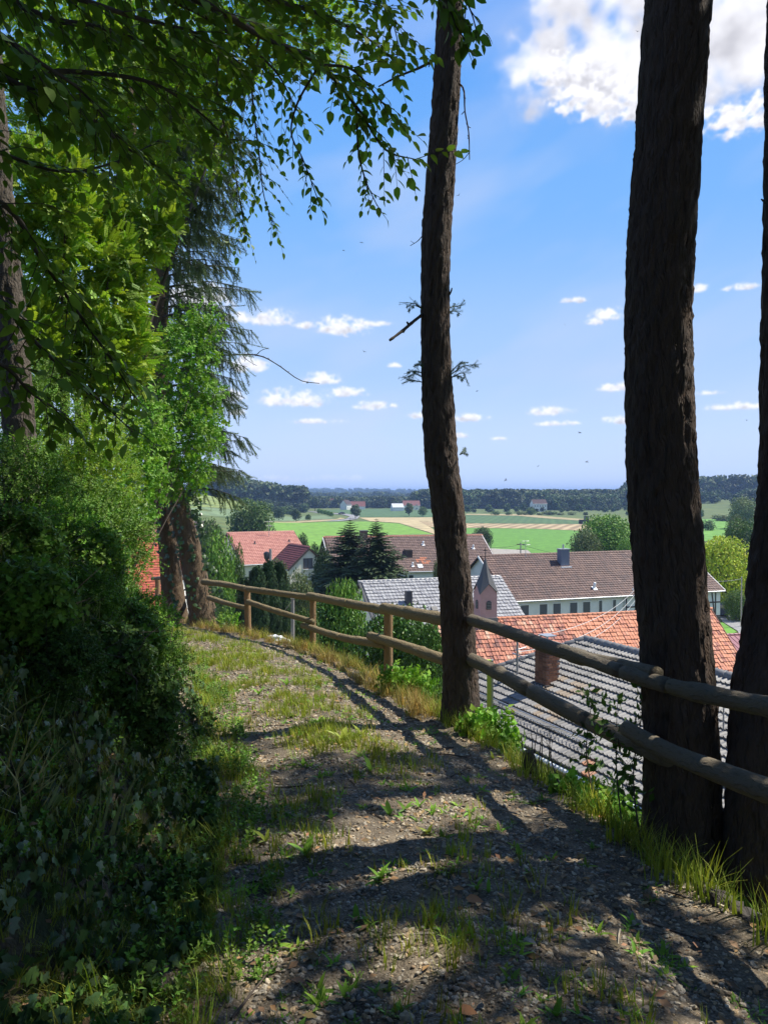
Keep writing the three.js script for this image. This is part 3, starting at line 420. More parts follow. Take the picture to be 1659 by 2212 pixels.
// long farmhouse with dark brown roof
{
  const mats = tileMats([[0.115, 0.062, 0.05], [0.095, 0.052, 0.043], [0.14, 0.078, 0.06], [0.08, 0.046, 0.04], [0.19, 0.115, 0.09]], 0.7), hw = 6.05, az = 70.8;
  const N = V(Math.cos(rad(az)), 0, Math.sin(rad(az))), E = at(1098, 1300, 69.5), R = E.clone().addScaledVector(N, -hw + 0.35);
  const B = gableHouse({ name: 'farmhouse', label: 'long white farmhouse with a dark brown tile roof and a row of windows', x: R.x, z: R.z, az, L: 24, wf: hw - 0.35, ridge: -4.5, pitch: 31.2, roofMat: mat(lin(0.05, 0.03, 0.025), 1), verge: M.white, tile: { w: 0.3, l: 0.345, butt: 0.045, mats, single: 300, colour: (x, y) => { const k = rnd(), q = k + 0.4 * n2(x * 0.3, y * 0.5) + 0.2 * n2(x * 1.1, y * 0.2); return k > 0.985 ? 4 : q < 0.1 ? 3 : q < 0.4 ? 1 : q < 0.8 ? 0 : 2; } } });
  const X = V(Math.sin(rad(az)), 0, -Math.cos(rad(az))), on = (px, py) => { const s = sight(px, py), O = B.h.position.clone().addScaledVector(N, B.wf), n = N, t = O.clone().sub(EYE).dot(n) / s.dot(n), p = EYE.clone().addScaledVector(s, t).sub(O); return [p.dot(X), p.y - 0]; };
  const win = (px, top, bot, w, o) => { const [a, y1] = on(px, top), [, y0] = on(px, bot), O = 0; windowOn(B, 'front', a, y0, w, Math.max(0.7, y1 - y0), o); };
  const wy = B.ef - 2.05;
  for (const [px, w, bars] of [[1123, 1.9, 1], [1173, 0.95, 0], [1202, 0.95, 0], [1238, 0.95, 0], [1266, 0.95, 0]]) windowOn(B, 'front', on(px, 1308)[0], wy, w, 1.45, { bars });
  for (const px of [1296, 1326]) windowOn(B, 'front', on(px, 1305)[0], wy, 0.5, 1.5, { bars: 0, frame: M.frame });
  for (let k = 0; k < 4; k++) windowOn(B, 'front', 3 + k * 3.5, 1.0, 1.1, 1.3); doorOn(B, 16.5, 1.2, 2.1);
  const y1 = B.ef - 0.2, y0 = B.ef - 2.8, b0 = on(1352, 1300)[0];
  timber(B, [[b0, y0, b0, y1], [b0, y0 + 1.4, 24, y0 + 1.4], [b0, y0, 24, y0], [b0 + 0.6, y0, b0 + 1.6, y1], [b0 + 2.2, y0, b0 + 2.2, y1], [20.6, y0, 20.6, y1], [21.6, y0, 21.1, y1], [22.6, y0, 22.2, y1], [23.4, y0, 23.4, y1], [22.9, y1, 23.3, y0], [b0 + 4, y0, b0 + 4, y1]]);
  part(B.h, 'lower_cladding', new GB().box(20.4, 24.02, 0, y0 - 0.1, B.wf, B.wf + 0.04).build(), mat(lin(0.09, 0.08, 0.07), 0.9));
  part(B.h, 'downpipe', new GB().tube([V(b0 - 0.3, 0, B.wf + 0.1), V(b0 - 0.3, B.ef - 0.2, B.wf + 0.1)], [0.05, 0.05], 6).build(), M.metal);
  const ch = part(B.h, 'chimney', new GB().box(0, 0.95, 0, 2.1, 0, 0.75).build(), mat(lin(0.12, 0.14, 0.19), 0.6)); const [ca] = on(1160, 1222); ch.position.set(7.9, B.H - 1.55, 1.1);
  part(ch, 'cap', new GB().box(-0.05, 1.0, 2.1, 2.17, -0.05, 0.8).build(), M.metal); part(ch, 'flashing', new GB().box(-0.12, 1.07, 0.1, 0.42, 0.3, 1.05).build(), M.white); part(ch, 'flue_pipe', new GB().tube([V(0.45, 2.1, 0.4), V(0.45, 2.6, 0.4)], [0.09, 0.09], 8).build(), M.metal);
  roofVent(B.slope, 9.6, 1.3, M.white, 1.1); roofVent(B.slope, 16.3, 3.3, M.white, 0.8); antenna(B.slope, 4.6, 6.3, 1.9, [[0.95, 0.4], [0.75, 0.55]], 31.2);
  windowOn(B, 'left', -1, B.H - 3.2, 0.5, 0.6, { bars: 0 });
}
// middle barn, brown roof and white gable
{
  const mats = tileMats([[0.15, 0.092, 0.075], [0.13, 0.08, 0.066], [0.175, 0.11, 0.088], [0.11, 0.068, 0.058], [0.40, 0.15, 0.08]], 0.75);
  const B = gableHouse({ name: 'barn', label: 'white barn with weathered brown roof and one orange repair patch behind the spruces', category: 'barn', x: -7.4, z: -96, az: 76, L: 20.6, wf: 6.2, ridge: -3.9, pitch: 30.5, roofMat: mat(lin(0.06, 0.04, 0.035), 1), verge: M.white, tile: { w: 0.3, l: 0.36, butt: 0.05, mats, colour: (x, y) => { const k = rnd(); if (Math.hypot((x - 11.3) / 0.85, (y - 2.0) / 0.85) < 1 && k < 0.8) return 4; return k < 0.4 ? 0 : k < 0.7 ? 1 : k < 0.85 ? 2 : 3; } } });
  windowOn(B, 'left', 0.8, 3.7, 0.75, 1.5, { bars: 0, frame: M.shutter }); windowOn(B, 'left', 3.7, 1.1, 0.8, 1.2, { bars: 0, frame: M.shutter }); windowOn(B, 'left', -2.8, 3.7, 0.75, 1.5, { bars: 0, frame: M.shutter });
  windowOn(B, 'front', 8.6, B.ef - 1.9, 1.0, 1.2, { shutters: true }); doorOn(B, 10.3, 1.1, 2.1); windowOn(B, 'front', 5, B.ef - 1.9, 1.0, 1.2, { shutters: true });
  const y1 = B.ef - 0.3, y0 = B.ef - 2.4; timber(B, [[13.7, y0, 13.7, y1], [13.7, y0 + 0.15, 18.2, y0 + 0.15], [15.2, y0, 16.1, y1], [16.2, y0, 16.2, y1], [18.2, y0, 18.2, y1]]);
  for (const [x, y] of [[12.3, 5.6], [9.8, 1.1], [18.7, 4.6]]) roofVent(B.slope, x, y, M.white, 0.9); const c = part(B.h, 'chimney', new GB().box(0, 0.9, 0, 1.3, 0, 0.7).build(), mat(lin(0.16, 0.09, 0.07), 0.9)); c.position.set(4.5, B.H - 0.55, -0.3); part(c, 'cap', new GB().box(-0.06, 0.96, 1.3, 1.4, -0.06, 0.76).build(), M.greyWall);
  const d = part(B.h, 'dormer', new GB().box(0, 0.8, 0, 1.2, -1.2, 0.1).build(), M.beam); d.position.set(9.4, B.ef + 1.0, 4.1); part(B.slope, 'skylight', new GB().box(10.4, 11.0, 0.6, 1.3, 0.03, 0.13).build(), M.white);
}
// pink-red tiled house with its darker annex
{
  const mats = tileMats([[0.44, 0.18, 0.135], [0.41, 0.165, 0.125], [0.47, 0.20, 0.15], [0.49, 0.22, 0.165]], 0.6);
  const B = gableHouse({ name: 'village_house', label: 'cream house with a faded pinkish red tile roof behind the thuja', x: -21.7, z: -107, az: 60, L: 9.6, wf: 6.0, ridge: -3.9, pitch: 32, wall: M.cream, roofMat: mat(lin(0.15, 0.06, 0.05), 1), verge: M.beam, tile: { w: 0.3, l: 0.34, butt: 0.05, mats } });
  windowOn(B, 'front', 1.9, B.ef - 2.2, 1.0, 1.1, { shutters: true }); windowOn(B, 'front', 5.0, B.ef - 2.0, 0.6, 0.9, { shutters: true }); windowOn(B, 'left', 1.2, B.H - 3.6, 0.7, 1.0); antenna(B.slope, 5.6, 6.2, 2.3, [[0.95, 0.7], [0.7, 0.5]], 32); roofVent(B.slope, 3.0, 4.7, M.lead, 0.7); roofVent(B.slope, 8.2, 4.9, M.lead, 0.7); part(B.h, 'downpipe', new GB().tube([V(0.1, 0, B.wf + 0.1), V(0.1, B.ef - 0.1, B.wf + 0.1)], [0.06, 0.06], 6).build(), M.beam);
  const m2 = tileMats([[0.135, 0.032, 0.03], [0.115, 0.028, 0.027], [0.155, 0.04, 0.035]], 0.65);
  const apex = at(667, 1183, 94), az = 150, X = V(Math.sin(rad(az)), 0, -Math.cos(rad(az))), L = 6, S = apex.clone().addScaledVector(X, -L);
  // its ridge runs towards us, so its own front slope faces left
  const A = gableHouse({ name: 'annex', label: 'gabled annex with a dark wine red roof joined to the pinkish house', category: 'annex', x: S.x, z: S.z, az, L, wf: 2.6, wb: 2.6, ridge: apex.y, pitch: 42, wall: M.cream, roofMat: mat(lin(0.05, 0.015, 0.014), 1), verge: M.beam, over: 0.25, tile: { w: 0.3, l: 0.34, butt: 0.05, mats: m2 } });
  windowOn(A, 'right', 0.1, A.H - 2.6, 1.25, 1.3, { frame: M.beam }); part(A.h, 'garage_door', new GB().box(A.L, A.L + 0.05, 0, 2.7, -2.1, 1.7).build(), M.black);
}
// orange-red barn left
{
  const mats = tileMats([[0.55, 0.125, 0.06], [0.50, 0.11, 0.055], [0.60, 0.15, 0.075], [0.43, 0.10, 0.055]], 0.7), R = at(225, 1168, 52);
  const B = gableHouse({ name: 'barn', label: 'barn with a bright orange red tile roof seen beside the ivy clad larches', category: 'barn', x: R.x, z: R.z, az: 88, L: 4.75, wf: 4.6, ridge: R.y, pitch: 46, end: 0.15, roofMat: mat(lin(0.16, 0.04, 0.025), 1), tile: { w: 0.2, l: 0.2, prof: PROF.flat, butt: 0.022, mats, single: 300, wobble: 0.014 } });
  windowOn(B, 'right', 1, 2, 0.8, 1);
}
// more roofs half hidden in the gardens
{
  const P = at(400, 1128, 135); const B = gableHouse({ name: 'shed', label: 'dark brown timber shed with a low gable beyond the ivy clad larches', category: 'shed', x: P.x - 4, z: P.z, az: 100, L: 9.6, wf: 4, ridge: P.y, pitch: 30, wall: mat(lin(0.10, 0.085, 0.07), 0.9), roofMat: mat(lin(0.12, 0.095, 0.085), 0.9), tile: { w: 0.4, l: 0.45, butt: 0.05, mats: tileMats([[0.13, 0.10, 0.09], [0.11, 0.085, 0.075]], 0.8) } }); roofVent(B.slope, 5.5, 3.6, M.darkMetal, 1.1);
  const Q = at(285, 1138, 110); gableHouse({ name: 'village_house', label: 'house with a dull orange roof mostly hidden by leaves at left', x: Q.x, z: Q.z, az: 85, L: 8, wf: 4.5, ridge: Q.y, pitch: 40, wall: M.cream, roofMat: mat(lin(0.32, 0.14, 0.085), 0.9), tile: { w: 0.3, l: 0.34, butt: 0.04, mats: tileMats([[0.38, 0.16, 0.10], [0.33, 0.14, 0.09]], 0.8) } });
  const S = at(1562, 1372, 58), rib = new GB(), C = gableHouse({ name: 'shed', label: 'small cream shed with a plum red metal roof by the village road at right', category: 'shed', x: S.x, z: S.z, az: 80, L: 7, wf: 2.4, ridge: S.y, pitch: 20, wall: M.cream, over: 0.2, roofMat: mat(lin(0.2, 0.05, 0.07), 0.45) });
  for (let k = 0; k < 18; k++) rib.box(k * 0.4, k * 0.4 + 0.04, 0, C.run, 0, 0.035); part(C.slope, 'roof_rib', rib.build(), mat(lin(0.24, 0.07, 0.09), 0.45));
  // far farmsteads in the valley
  const far = (px, py, D, L, az, wf, H, pitch, label, wall, roof, wins) => { const p = at(px, py, D), y = valley(p.x, p.z); const B = gableHouse({ name: 'far_house', label, x: p.x, z: p.z, az, L, wf, ridge: y + H, floor: y - 0.3, pitch, wall, roofMat: mat(lin(...roof), 0.9), over: 0.3 }); if (wins) for (let k = 0; k < wins; k++) for (const yy of [1.2, 4]) windowOn(B, 'front', L * (k + 0.7) / (wins + 0.4), yy, 1.1, 1.3); return B; };
  far(1148, 1099, 600, 11, 82, 4, 9.5, 38, 'white two storey house alone before the far woods', M.wall, [0.07, 0.04, 0.035], 5);
  far(742, 1101, 660, 8, 30, 3.4, 8.5, 48, 'far white gabled house with a steep roof left of the thin trunk', M.wall, [0.06, 0.04, 0.04], 2);
  far(752, 1098, 680, 15, 85, 5, 7, 40, 'far long barn with a dull red roof behind the white gable', M.wall, [0.16, 0.06, 0.05], 0);
  far(846, 1101, 620, 9, 80, 5, 6, 30, 'far low shed with a pale roof near the thin trunk', M.wall, [0.5, 0.5, 0.5], 0);
  far(870, 1100, 650, 14, 85, 5, 8, 38, 'far farmhouse with a red brown roof beside the pale shed', M.cream, [0.17, 0.07, 0.06], 3);
  far(700, 1088, 760, 14, 85, 5, 9, 38, 'far dark red roof in front of the left wood', M.greyWall, [0.12, 0.05, 0.05], 0);
  { const y = [[733, 1083], [770, 1084], [800, 1084]]; y.forEach(([px, py], k) => { const p = at(px, 1088, 900), f = valley(p.x, p.z), g = thing('greenhouse', ['leftmost of three pale yellow greenhouses on the far plain', 'middle one of three pale yellow greenhouses on the far plain', 'rightmost of three pale yellow greenhouses on the far plain'][k], 'greenhouse', V(p.x, f, p.z)); part(g, 'wall', new GB().box(0, 12, 0, 4, -8, 0).build(), mat(lin(0.6, 0.58, 0.3), 0.6)); const r = new GB(); r.quad(r.v(0, 4.02, 0.3), r.v(12, 4.02, 0.3), r.v(12, 6, -4), r.v(0, 6, -4)); r.quad(r.v(0, 6, -4), r.v(12, 6, -4), r.v(12, 4.02, -8.3), r.v(0, 4.02, -8.3)); part(g, 'roof', r.build(), mat(lin(0.62, 0.6, 0.36), 0.5, { side: THREE.DoubleSide })); }); }
  { const p = at(500, 1062, 760), f = valley(p.x, p.z), g = thing('church', 'white church steeple among the trees on the left hill', 'church', V(p.x, f, p.z)); part(g, 'tower', new GB().box(-2, 2, 0, 11, -2, 2).build(), M.wall); part(g, 'spire', new THREE.ConeGeometry(2.6, 7, 8).translate(0, 14.4, 0), mat(lin(0.5, 0.5, 0.5), 0.6)); }
}

// ---------- near trunks and the rail fence ----------
// trunk from a list of [px, py, half width in px] at one depth, carried on upward beyond the frame
function trunkPts(list, depth, topH, lean = [0, 0], dz = 0) {
  const pts = list.map(([px, py]) => at(px, py, depth)), rs = list.map(([, , w]) => w / F * depth);
  const base = pts[0], g = near(base.x, base.z); if (base.y > g - 0.25) { pts.unshift(V(base.x, Math.min(g, base.y) - 0.35, base.z)); rs.unshift(rs[0] * 1.3); }
  const t = pts.at(-1), step = (topH - t.y) / 6; if (step > 0) for (let k = 1; k <= 6; k++) { pts.push(V(t.x + lean[0] * k * step, t.y + step * k, t.z + lean[1] * k * step)); rs.push(rs.at(-1) * (k > 4 ? 0.6 : 0.9)); }
  const c = new THREE.CatmullRomCurve3(pts, false, 'centripetal'), n = Math.round(c.getLength() / 0.045), out = [], ro = [];
  for (let k = 0; k <= n; k++) { const u = k / n, f = u * (pts.length - 1), j = Math.min(pts.length - 2, Math.floor(f)); out.push(c.getPoint(u)); ro.push(lerp(rs[j], rs[j + 1], f - j)); }
  return [out, ro];
}
const barkSkin = (depth, seed, scale = 1) => (an, len, r) => { const cx = Math.cos(an) * r * 9 * scale, sx = Math.sin(an) * r * 9 * scale, w = fbm3(cx, len * 1.3 * scale + seed, sx, 2), a = Math.abs(fbm3(cx * 2.2 + w, len * 2.3 * scale + seed, sx * 2.2, 3)); return depth * (0.6 - a * 2.6 + 0.8 * n3(cx * 5, len * 14, sx * 5 + seed) * 0.35) + r * 0.05 * n3(cx * 0.3, len * 0.6 + seed, sx * 0.3) + r * 0.3 * Math.pow(Math.max(0, 1 - len / 0.75), 2) * (0.4 + 0.6 * Math.sin(an * 5 + seed)); };
const stickPts = (list, depth, d2 = depth) => list.map(([px, py], k) => at(px, py, lerp(depth, d2, k / Math.max(1, list.length - 1))));
function stick(parent, name, list, depth, r0, r1, m = M.twig, d2 = depth, nubs = 0) {
  const p = smoothPts(stickPts(list, depth, d2), 16), g = new GB().tube(p, p.map((q, k) => lerp(r0, r1, k / 16) * (1 + 0.15 * n2(k, r0 * 999))), 6);
  for (let k = 0; k < nubs; k++) { const q = p[1 + Math.floor(rnd() * 15)], d = rdir().multiplyScalar(0.02 + rnd() * 0.03); g.tube([q, q.clone().add(d)], [r1 * 1.2, r1 * 0.7], 4); }
  return part(parent, name, g.build(), m);
}
const needleSprig = (() => { const g = new GB(), r = rngOf(3); g.tube([V(0, 0, 0), V(0, 1, 0)], [0.012, 0.006], 4); for (let k = 0; k < 60; k++) { const y = r() * 1.0, a = r() * 6.283, l = 0.07 + r() * 0.06, d = V(Math.cos(a), 0.5, Math.sin(a)).multiplyScalar(l), s = V(-Math.sin(a), 0, Math.cos(a)).multiplyScalar(0.006), b = V(0, y, 0); const q = [b.clone().sub(s), b.clone().add(s), b.clone().add(d).add(s), b.clone().add(d).sub(s)].map((p) => g.v(p.x, p.y, p.z)); g.quad(...q); } return g.build(); })();
const T = {};   // trees that stand close to the path
{
  const B = [[996, 1575, 44], [996, 1500, 39], [992, 1400, 36], [986, 1300, 34.5], [976, 1180, 33.5], [966, 1080, 34], [955, 1000, 34], [947, 900, 34], [943, 800, 31], [940, 640, 29.5], [943, 500, 30], [954, 350, 29.5], [963, 200, 28.5], [970, 60, 27.5], [978, -80, 26]];
  T.b = thing('pine_tree', 'slender dark conifer trunk with dead snags standing in the fence line mid picture', 'tree', V(0, 0, 0));
  let [p, r] = trunkPts(B, 7.45, 13, [0.02, 0]); part(T.b, 'trunk', new GB().tube(p, r, 56, barkSkin(0.017, 3)).build(), M.pineBark);
  const d = 7.42;
  stick(T.b, 'dead_branch', [[945, 126], [905, 147], [860, 165], [818, 187]], d, 0.016, 0.007, M.twig, d - 0.2, 9);
  stick(T.b, 'dead_branch', [[985, 176], [1000, 190], [1004, 240], [1012, 285], [1014, 345]], d, 0.01, 0.005, M.twig, d, 14);
  stick(T.b, 'dead_branch', [[1013, 330], [1000, 345], [982, 356]], d, 0.004, 0.003);
  stick(T.b, 'dead_branch', [[915, 506], [903, 520], [886, 531]], d, 0.005, 0.003, M.twig, d, 3);
  stick(T.b, 'dead_branch', [[915, 678], [896, 692], [870, 714], [842, 735]], d, 0.017, 0.013, M.twig, d - 0.3, 3);
  stick(T.b, 'dead_branch', [[968, 640], [974, 630], [976, 622]], d, 0.01, 0.006);
  for (const [pts, n] of [[[[915, 668], [895, 656], [862, 653]], 5], [[[915, 668], [893, 660], [880, 674]], 3], [[[968, 664], [985, 662], [1001, 659]], 4], [[[968, 674], [982, 672], [996, 680]], 3], [[[915, 815], [895, 808], [866, 822]], 6], [[[915, 806], [892, 802], [872, 808]], 5], [[[915, 826], [890, 822], [868, 828]], 5], [[[915, 795], [905, 788], [895, 788]], 3], [[[970, 812], [1000, 792], [1040, 786]], 8], [[[970, 808], [990, 788], [1012, 782]], 5], [[[975, 815], [1000, 806], [1010, 828]], 4], [[[975, 815], [990, 812], [1002, 824]], 3], [[[993, 982], [1000, 979], [1008, 975]], 3]]) {
    const c = smoothPts(stickPts(pts, d, d - 0.12), 10), g = [new GB().tube(c, c.map((q, k) => lerp(0.006, 0.002, k / 10)), 5).build()];
    for (let k = 0; k < n * 1.4; k++) { const f = 0.2 + 0.8 * k / (n * 1.4), q = c[Math.floor(f * 9)], t = c[Math.min(10, Math.floor(f * 9) + 1)].clone().sub(q).normalize().add(rdir().multiplyScalar(0.7)); g.push(needleSprig.clone().applyMatrix4(basis(q, t, rdir(), rr(0.05, 0.1), 0.15, 0.15))); }
    const one = part(T.b, 'needle_twig', mergeGeometries(g.map((x) => { x.deleteAttribute('color'); return x; })), M.needle);
  }
  const C = [[1475, 1840, 92], [1474, 1780, 82], [1472, 1700, 77], [1466, 1550, 74], [1458, 1400, 72.5], [1443, 1200, 72], [1431, 1060, 69], [1424, 900, 68.5], [1422, 700, 68], [1426, 540, 68.5], [1442, 300, 66], [1465, 0, 67], [1478, -150, 66]];
  T.c = thing('pine_tree', 'thick near black conifer trunk crossed by the rails at right', 'tree');
  [p, r] = trunkPts(C, 4.5, 15, [0.03, 0.01]); part(T.c, 'trunk', new GB().tube(p, r, 72, barkSkin(0.016, 21)).build(), M.pineBark);
  { const q = stickPts([[1508, 1668], [1522, 1715], [1532, 1745]], 4.33), g = new GB().tube(q, [0.03, 0.022, 0.016], 6); part(T.c, 'loose_bark', g.build(), barkOf(lin(0.3, 0.24, 0.15))); }
  const Dd = [[1668, 1960, 98], [1662, 1850, 95], [1664, 1700, 90], [1672, 1500, 87], [1690, 1400, 86], [1712, 1200, 84], [1726, 1060, 82], [1734, 700, 80], [1738, 300, 79], [1744, 0, 78]];
  T.d = thing('pine_tree', 'dark conifer trunk cut by the right edge of the picture', 'tree');
  [p, r] = trunkPts(Dd, 4.2, 14, [0.05, 0.02]); part(T.d, 'trunk', new GB().tube(p, r, 60, barkSkin(0.016, 41)).build(), M.pineBark);
  stick(T.d, 'snag', [[1652, 440], [1648, 434], [1643, 430]], 4.1, 0.008, 0.004);
  { const g = new GB(), q = smoothPts([[1520, 1775], [1560, 1800], [1600, 1880], [1650, 1960], [1720, 2030]].map(([x, y]) => foot(x, y).add(V(0, -0.015, 0))), 30); g.tube(q, q.map((x, k) => 0.05 + 0.014 * n2(k * 0.35, 2)), 14, barkSkin(0.016, 12, 2.5)); part(T.d, 'exposed_root', g.build(), barkOf(lin(0.06, 0.052, 0.045))); }
  // left edge trunk on the bank
  T.e = thing('spruce_tree', 'shaggy dark trunk leaning at the left edge above the thicket', 'tree');
  [p, r] = trunkPts([[52, 1180, 34], [44, 1000, 32], [38, 850, 31], [24, 700, 30], [6, 500, 29], [-12, 300, 27], [-26, 100, 26]], 8.5, 11, [-0.08, 0]); part(T.e, 'trunk', new GB().tube(p, r, 40, barkSkin(0.03, 61, 0.8)).build(), barkOf(lin(0.085, 0.068, 0.052), 0.03));
  // the two larches at the bend
  T.l1 = thing('larch_tree', 'right hand larch of the ivy clad pair at the bend, sunlit on one side', 'tree');
  [p, r] = trunkPts([[446, 1362, 34], [440, 1330, 30], [426, 1260, 25], [410, 1180, 23], [390, 1110, 22], [368, 1030, 24], [350, 930, 22], [344, 800, 20], [346, 650, 18], [344, 520, 17], [332, 450, 15], [318, 380, 13], [312, 250, 11], [306, 80, 9]], 18.9, 17, [0.0, 0]); part(T.l1, 'trunk', new GB().tube(p, r, 44, barkSkin(0.022, 71, 0.6)).build(), M.larchBark);
  T.l2 = thing('larch_tree', 'left hand larch of the ivy clad pair at the bend', 'tree');
  [p, r] = trunkPts([[380, 1350, 29], [376, 1300, 24], [368, 1220, 21], [358, 1120, 20], [346, 1040, 19], [335, 930, 20], [318, 800, 19], [305, 680, 18], [293, 560, 17], [287, 450, 15], [284, 330, 13], [282, 150, 10]], 19.4, 17, [0.0, 0]); part(T.l2, 'trunk', new GB().tube(p, r, 44, barkSkin(0.022, 81, 0.6)).build(), M.larchBark);
}
{
  const f = thing('rail_fence', 'weathered round log fence with two rails along the path edge', 'fence');
  const wood = barkOf(lin(0.21, 0.16, 0.085), 0.01, 3), post = barkOf(lin(0.30, 0.18, 0.09), 0.006, 3), old = barkOf(lin(0.14, 0.115, 0.08), 0.006, 3);
  const grain = (s) => (an, len, r) => r * (0.06 * n3(Math.cos(an) * 1.3, len * 2.1 + s, Math.sin(an) * 1.3) + 0.035 * n3(Math.cos(an) * 3, len * 9, Math.sin(an) * 3 + s)) + (Math.sin(len * 2.6 + s * 2.1) > 0.985 ? r * 0.12 : 0);
  let s = 0; const rail = (list, r0, r1, m = wood) => { s += 7.3; const pts = smoothPts(list.map(([px, py, d]) => at(px, py, d)), 60); part(f, 'rail', new GB().tube(pts, pts.map((q, k) => lerp(r0, r1, k / 60)), 22, grain(s)).build(), m); };
  rail([[440, 1257, 18.4], [490, 1263, 17.6], [540, 1274, 16.6]], 0.075, 0.06); rail([[532, 1272, 16.62], [600, 1281, 15.2], [680, 1292, 13.7]], 0.065, 0.055); rail([[668, 1287, 13.9], [750, 1303, 11.9], [838, 1319, 10]], 0.07, 0.062); rail([[830, 1313, 10.05], [890, 1325, 8.8], [975, 1341, 7.6]], 0.068, 0.07);
  rail([[1000, 1333, 7.6], [1100, 1366, 6.3], [1250, 1419, 5.1], [1345, 1440, 4.6], [1418, 1456, 4.22]], 0.055, 0.042, old);
  rail([[1218, 1404, 5.3], [1330, 1447, 4.55], [1450, 1483, 4.08], [1560, 1507, 3.72], [1680, 1532, 3.35], [1900, 1578, 2.75]], 0.04, 0.05, old);
  rail([[452, 1291, 18.3], [490, 1303, 17.4], [536, 1314, 16.5]], 0.06, 0.05); rail([[536, 1300, 16.5], [590, 1318, 15.2], [676, 1343, 13.7]], 0.06, 0.05); rail([[655, 1351, 14.1], [740, 1377, 12], [836, 1393, 10]], 0.055, 0.06); rail([[800, 1374, 10.4], [870, 1395, 9.1], [975, 1431, 7.6]], 0.06, 0.06);
  rail([[1000, 1415, 7.6], [1060, 1445, 6.8], [1150, 1495, 5.9], [1290, 1568, 5.0], [1370, 1606, 4.55], [1442, 1637, 4.18]], 0.062, 0.05, old);
  rail([[1352, 1574, 4.52], [1440, 1622, 4.08], [1540, 1664, 3.7], [1680, 1716, 3.3], [1900, 1795, 2.7]], 0.045, 0.06, old);
  rail([[330, 1250, 27], [380, 1247, 23], [445, 1255, 19]], 0.06, 0.06, old); rail([[336, 1288, 27], [390, 1290, 22], [455, 1293, 18.8]], 0.05, 0.05, old);
  for (const [px, top, d, r] of [[839, 1311, 10.02, 0.058], [676, 1289, 13.8, 0.055], [534, 1270, 16.55, 0.068], [341, 1247, 27.2, 0.09]]) { const a = at(px, top, d), g = Math.min(near(a.x, a.z), a.y - 0.9), lx = px === 534 ? -0.03 : 0.004; s += 3; const pts = []; for (let k = 0; k <= 24; k++) pts.push(V(a.x - lx + lx * k / 12 * 0.5, lerp(g - 0.2, a.y, k / 24), a.z)); part(f, 'post', new GB().tube(pts, pts.map(() => r), 20, grain(s)).build(), post); }
}

// ---------- leaves and sprigs ----------
function leafShape(hw = 0.3, seg = 4, fold = 0.12, curl = 0.18, teeth = 0) {   // unit length along Y, its face to Z
  const g = new GB(), row = []; for (let k = 0; k <= seg; k++) { const t = k / seg, w = hw * Math.pow(Math.sin(Math.PI * Math.pow(t, 0.72)), 0.85) * (1 + (k % 2 ? teeth : -teeth)) + (k === seg ? 0.004 : 0.008), z = -curl * t * t; row.push([g.v(-w, t, z + fold * w, 0, t), g.v(0, t, z, 0.5, t), g.v(w, t, z + fold * w, 1, t)]); }
  for (let k = 0; k < seg; k++) { const [a, b] = [row[k], row[k + 1]]; g.quad(a[0], a[1], b[1], b[0]); g.quad(a[1], a[2], b[2], b[1]); } return g.build();
}
const tiny = () => { const g = new GB(); g.v(0, 0, 0); g.v(0.3, 0.45, 0.06); g.v(0, 1, -0.08); g.v(-0.3, 0.45, 0.06); g.tri(0, 1, 2); g.tri(0, 2, 3); return g.build(); };
const ivyShape = (() => { const g = new GB(), c = g.v(0, 0.34, 0), P = [[0, 0], [-0.22, -0.06], [-0.5, 0.12], [-0.3, 0.34], [-0.42, 0.62], [-0.16, 0.62], [0, 1], [0.16, 0.62], [0.42, 0.62], [0.3, 0.34], [0.5, 0.12], [0.22, -0.06]].map(([x, y]) => g.v(x, y, -0.16 * Math.abs(x) - 0.06 * y * y)); P.forEach((q, k) => g.tri(c, P[(k + 1) % P.length], q)); return g.build(); })();
const bare = (g) => { g.deleteAttribute('color'); return g; };
function sprig(n, leaf, size, seed, spread = 1, stem = 0.006) {   // a twiglet 1 long with n leaves
  const r = rngOf(seed), list = [bare(new GB().tube([V(0, 0, 0), V(0.04, 0.5, 0.03), V(0, 0.95, 0)], [stem, stem * 0.7, stem * 0.4], 3, null, false).build())];
  for (let k = 0; k < n; k++) { const y = 0.12 + 0.86 * k / n, a = k * 2.4 + r() * 0.8; list.push(leaf.clone().applyMatrix4(basis(V(0, y, 0), V(Math.cos(a) * spread, 0.55 + r() * 0.5, Math.sin(a) * spread), V(rr(-0.6, 0.6, r), 1, rr(-0.6, 0.6, r)), size * rr(0.7, 1.2, r)))); }
  return mergeGeometries(list);
}
function pinnate(pairs, size) { const l = [bare(new GB().tube([V(0, 0, 0), V(0, 0.5, 0.02), V(0, 1, -0.12)], [0.01, 0.007, 0.004], 3, null, false).build())], t = tiny(); for (let k = 0; k < pairs; k++) for (const s of [-1, 1]) { const y = 0.22 + 0.72 * k / pairs; l.push(t.clone().applyMatrix4(basis(V(0, y, -0.12 * y * y), V(s, 0.45, -0.1), V(0.05 * s, 0.1, 1), size))); } l.push(t.clone().applyMatrix4(basis(V(0, 0.96, -0.11), V(0, 1, -0.2), V(0, 0, 1), size))); return mergeGeometries(l); }
const G = { beech: leafShape(0.29, 5, 0.16, 0.22, 0.05), small: leafShape(0.26, 2, 0.2, 0.12), tiny: tiny() };
G.haw = [sprig(9, G.tiny, 0.24, 1), sprig(11, G.tiny, 0.22, 2)]; G.map = [sprig(7, leafShape(0.34, 3, 0.15, 0.15, 0.2), 0.34, 4), sprig(8, leafShape(0.32, 3, 0.15, 0.15, 0.2), 0.3, 5)]; G.row = [pinnate(6, 0.3), pinnate(5, 0.34)]; G.fine = [sprig(12, G.tiny, 0.2, 9, 1.2)];
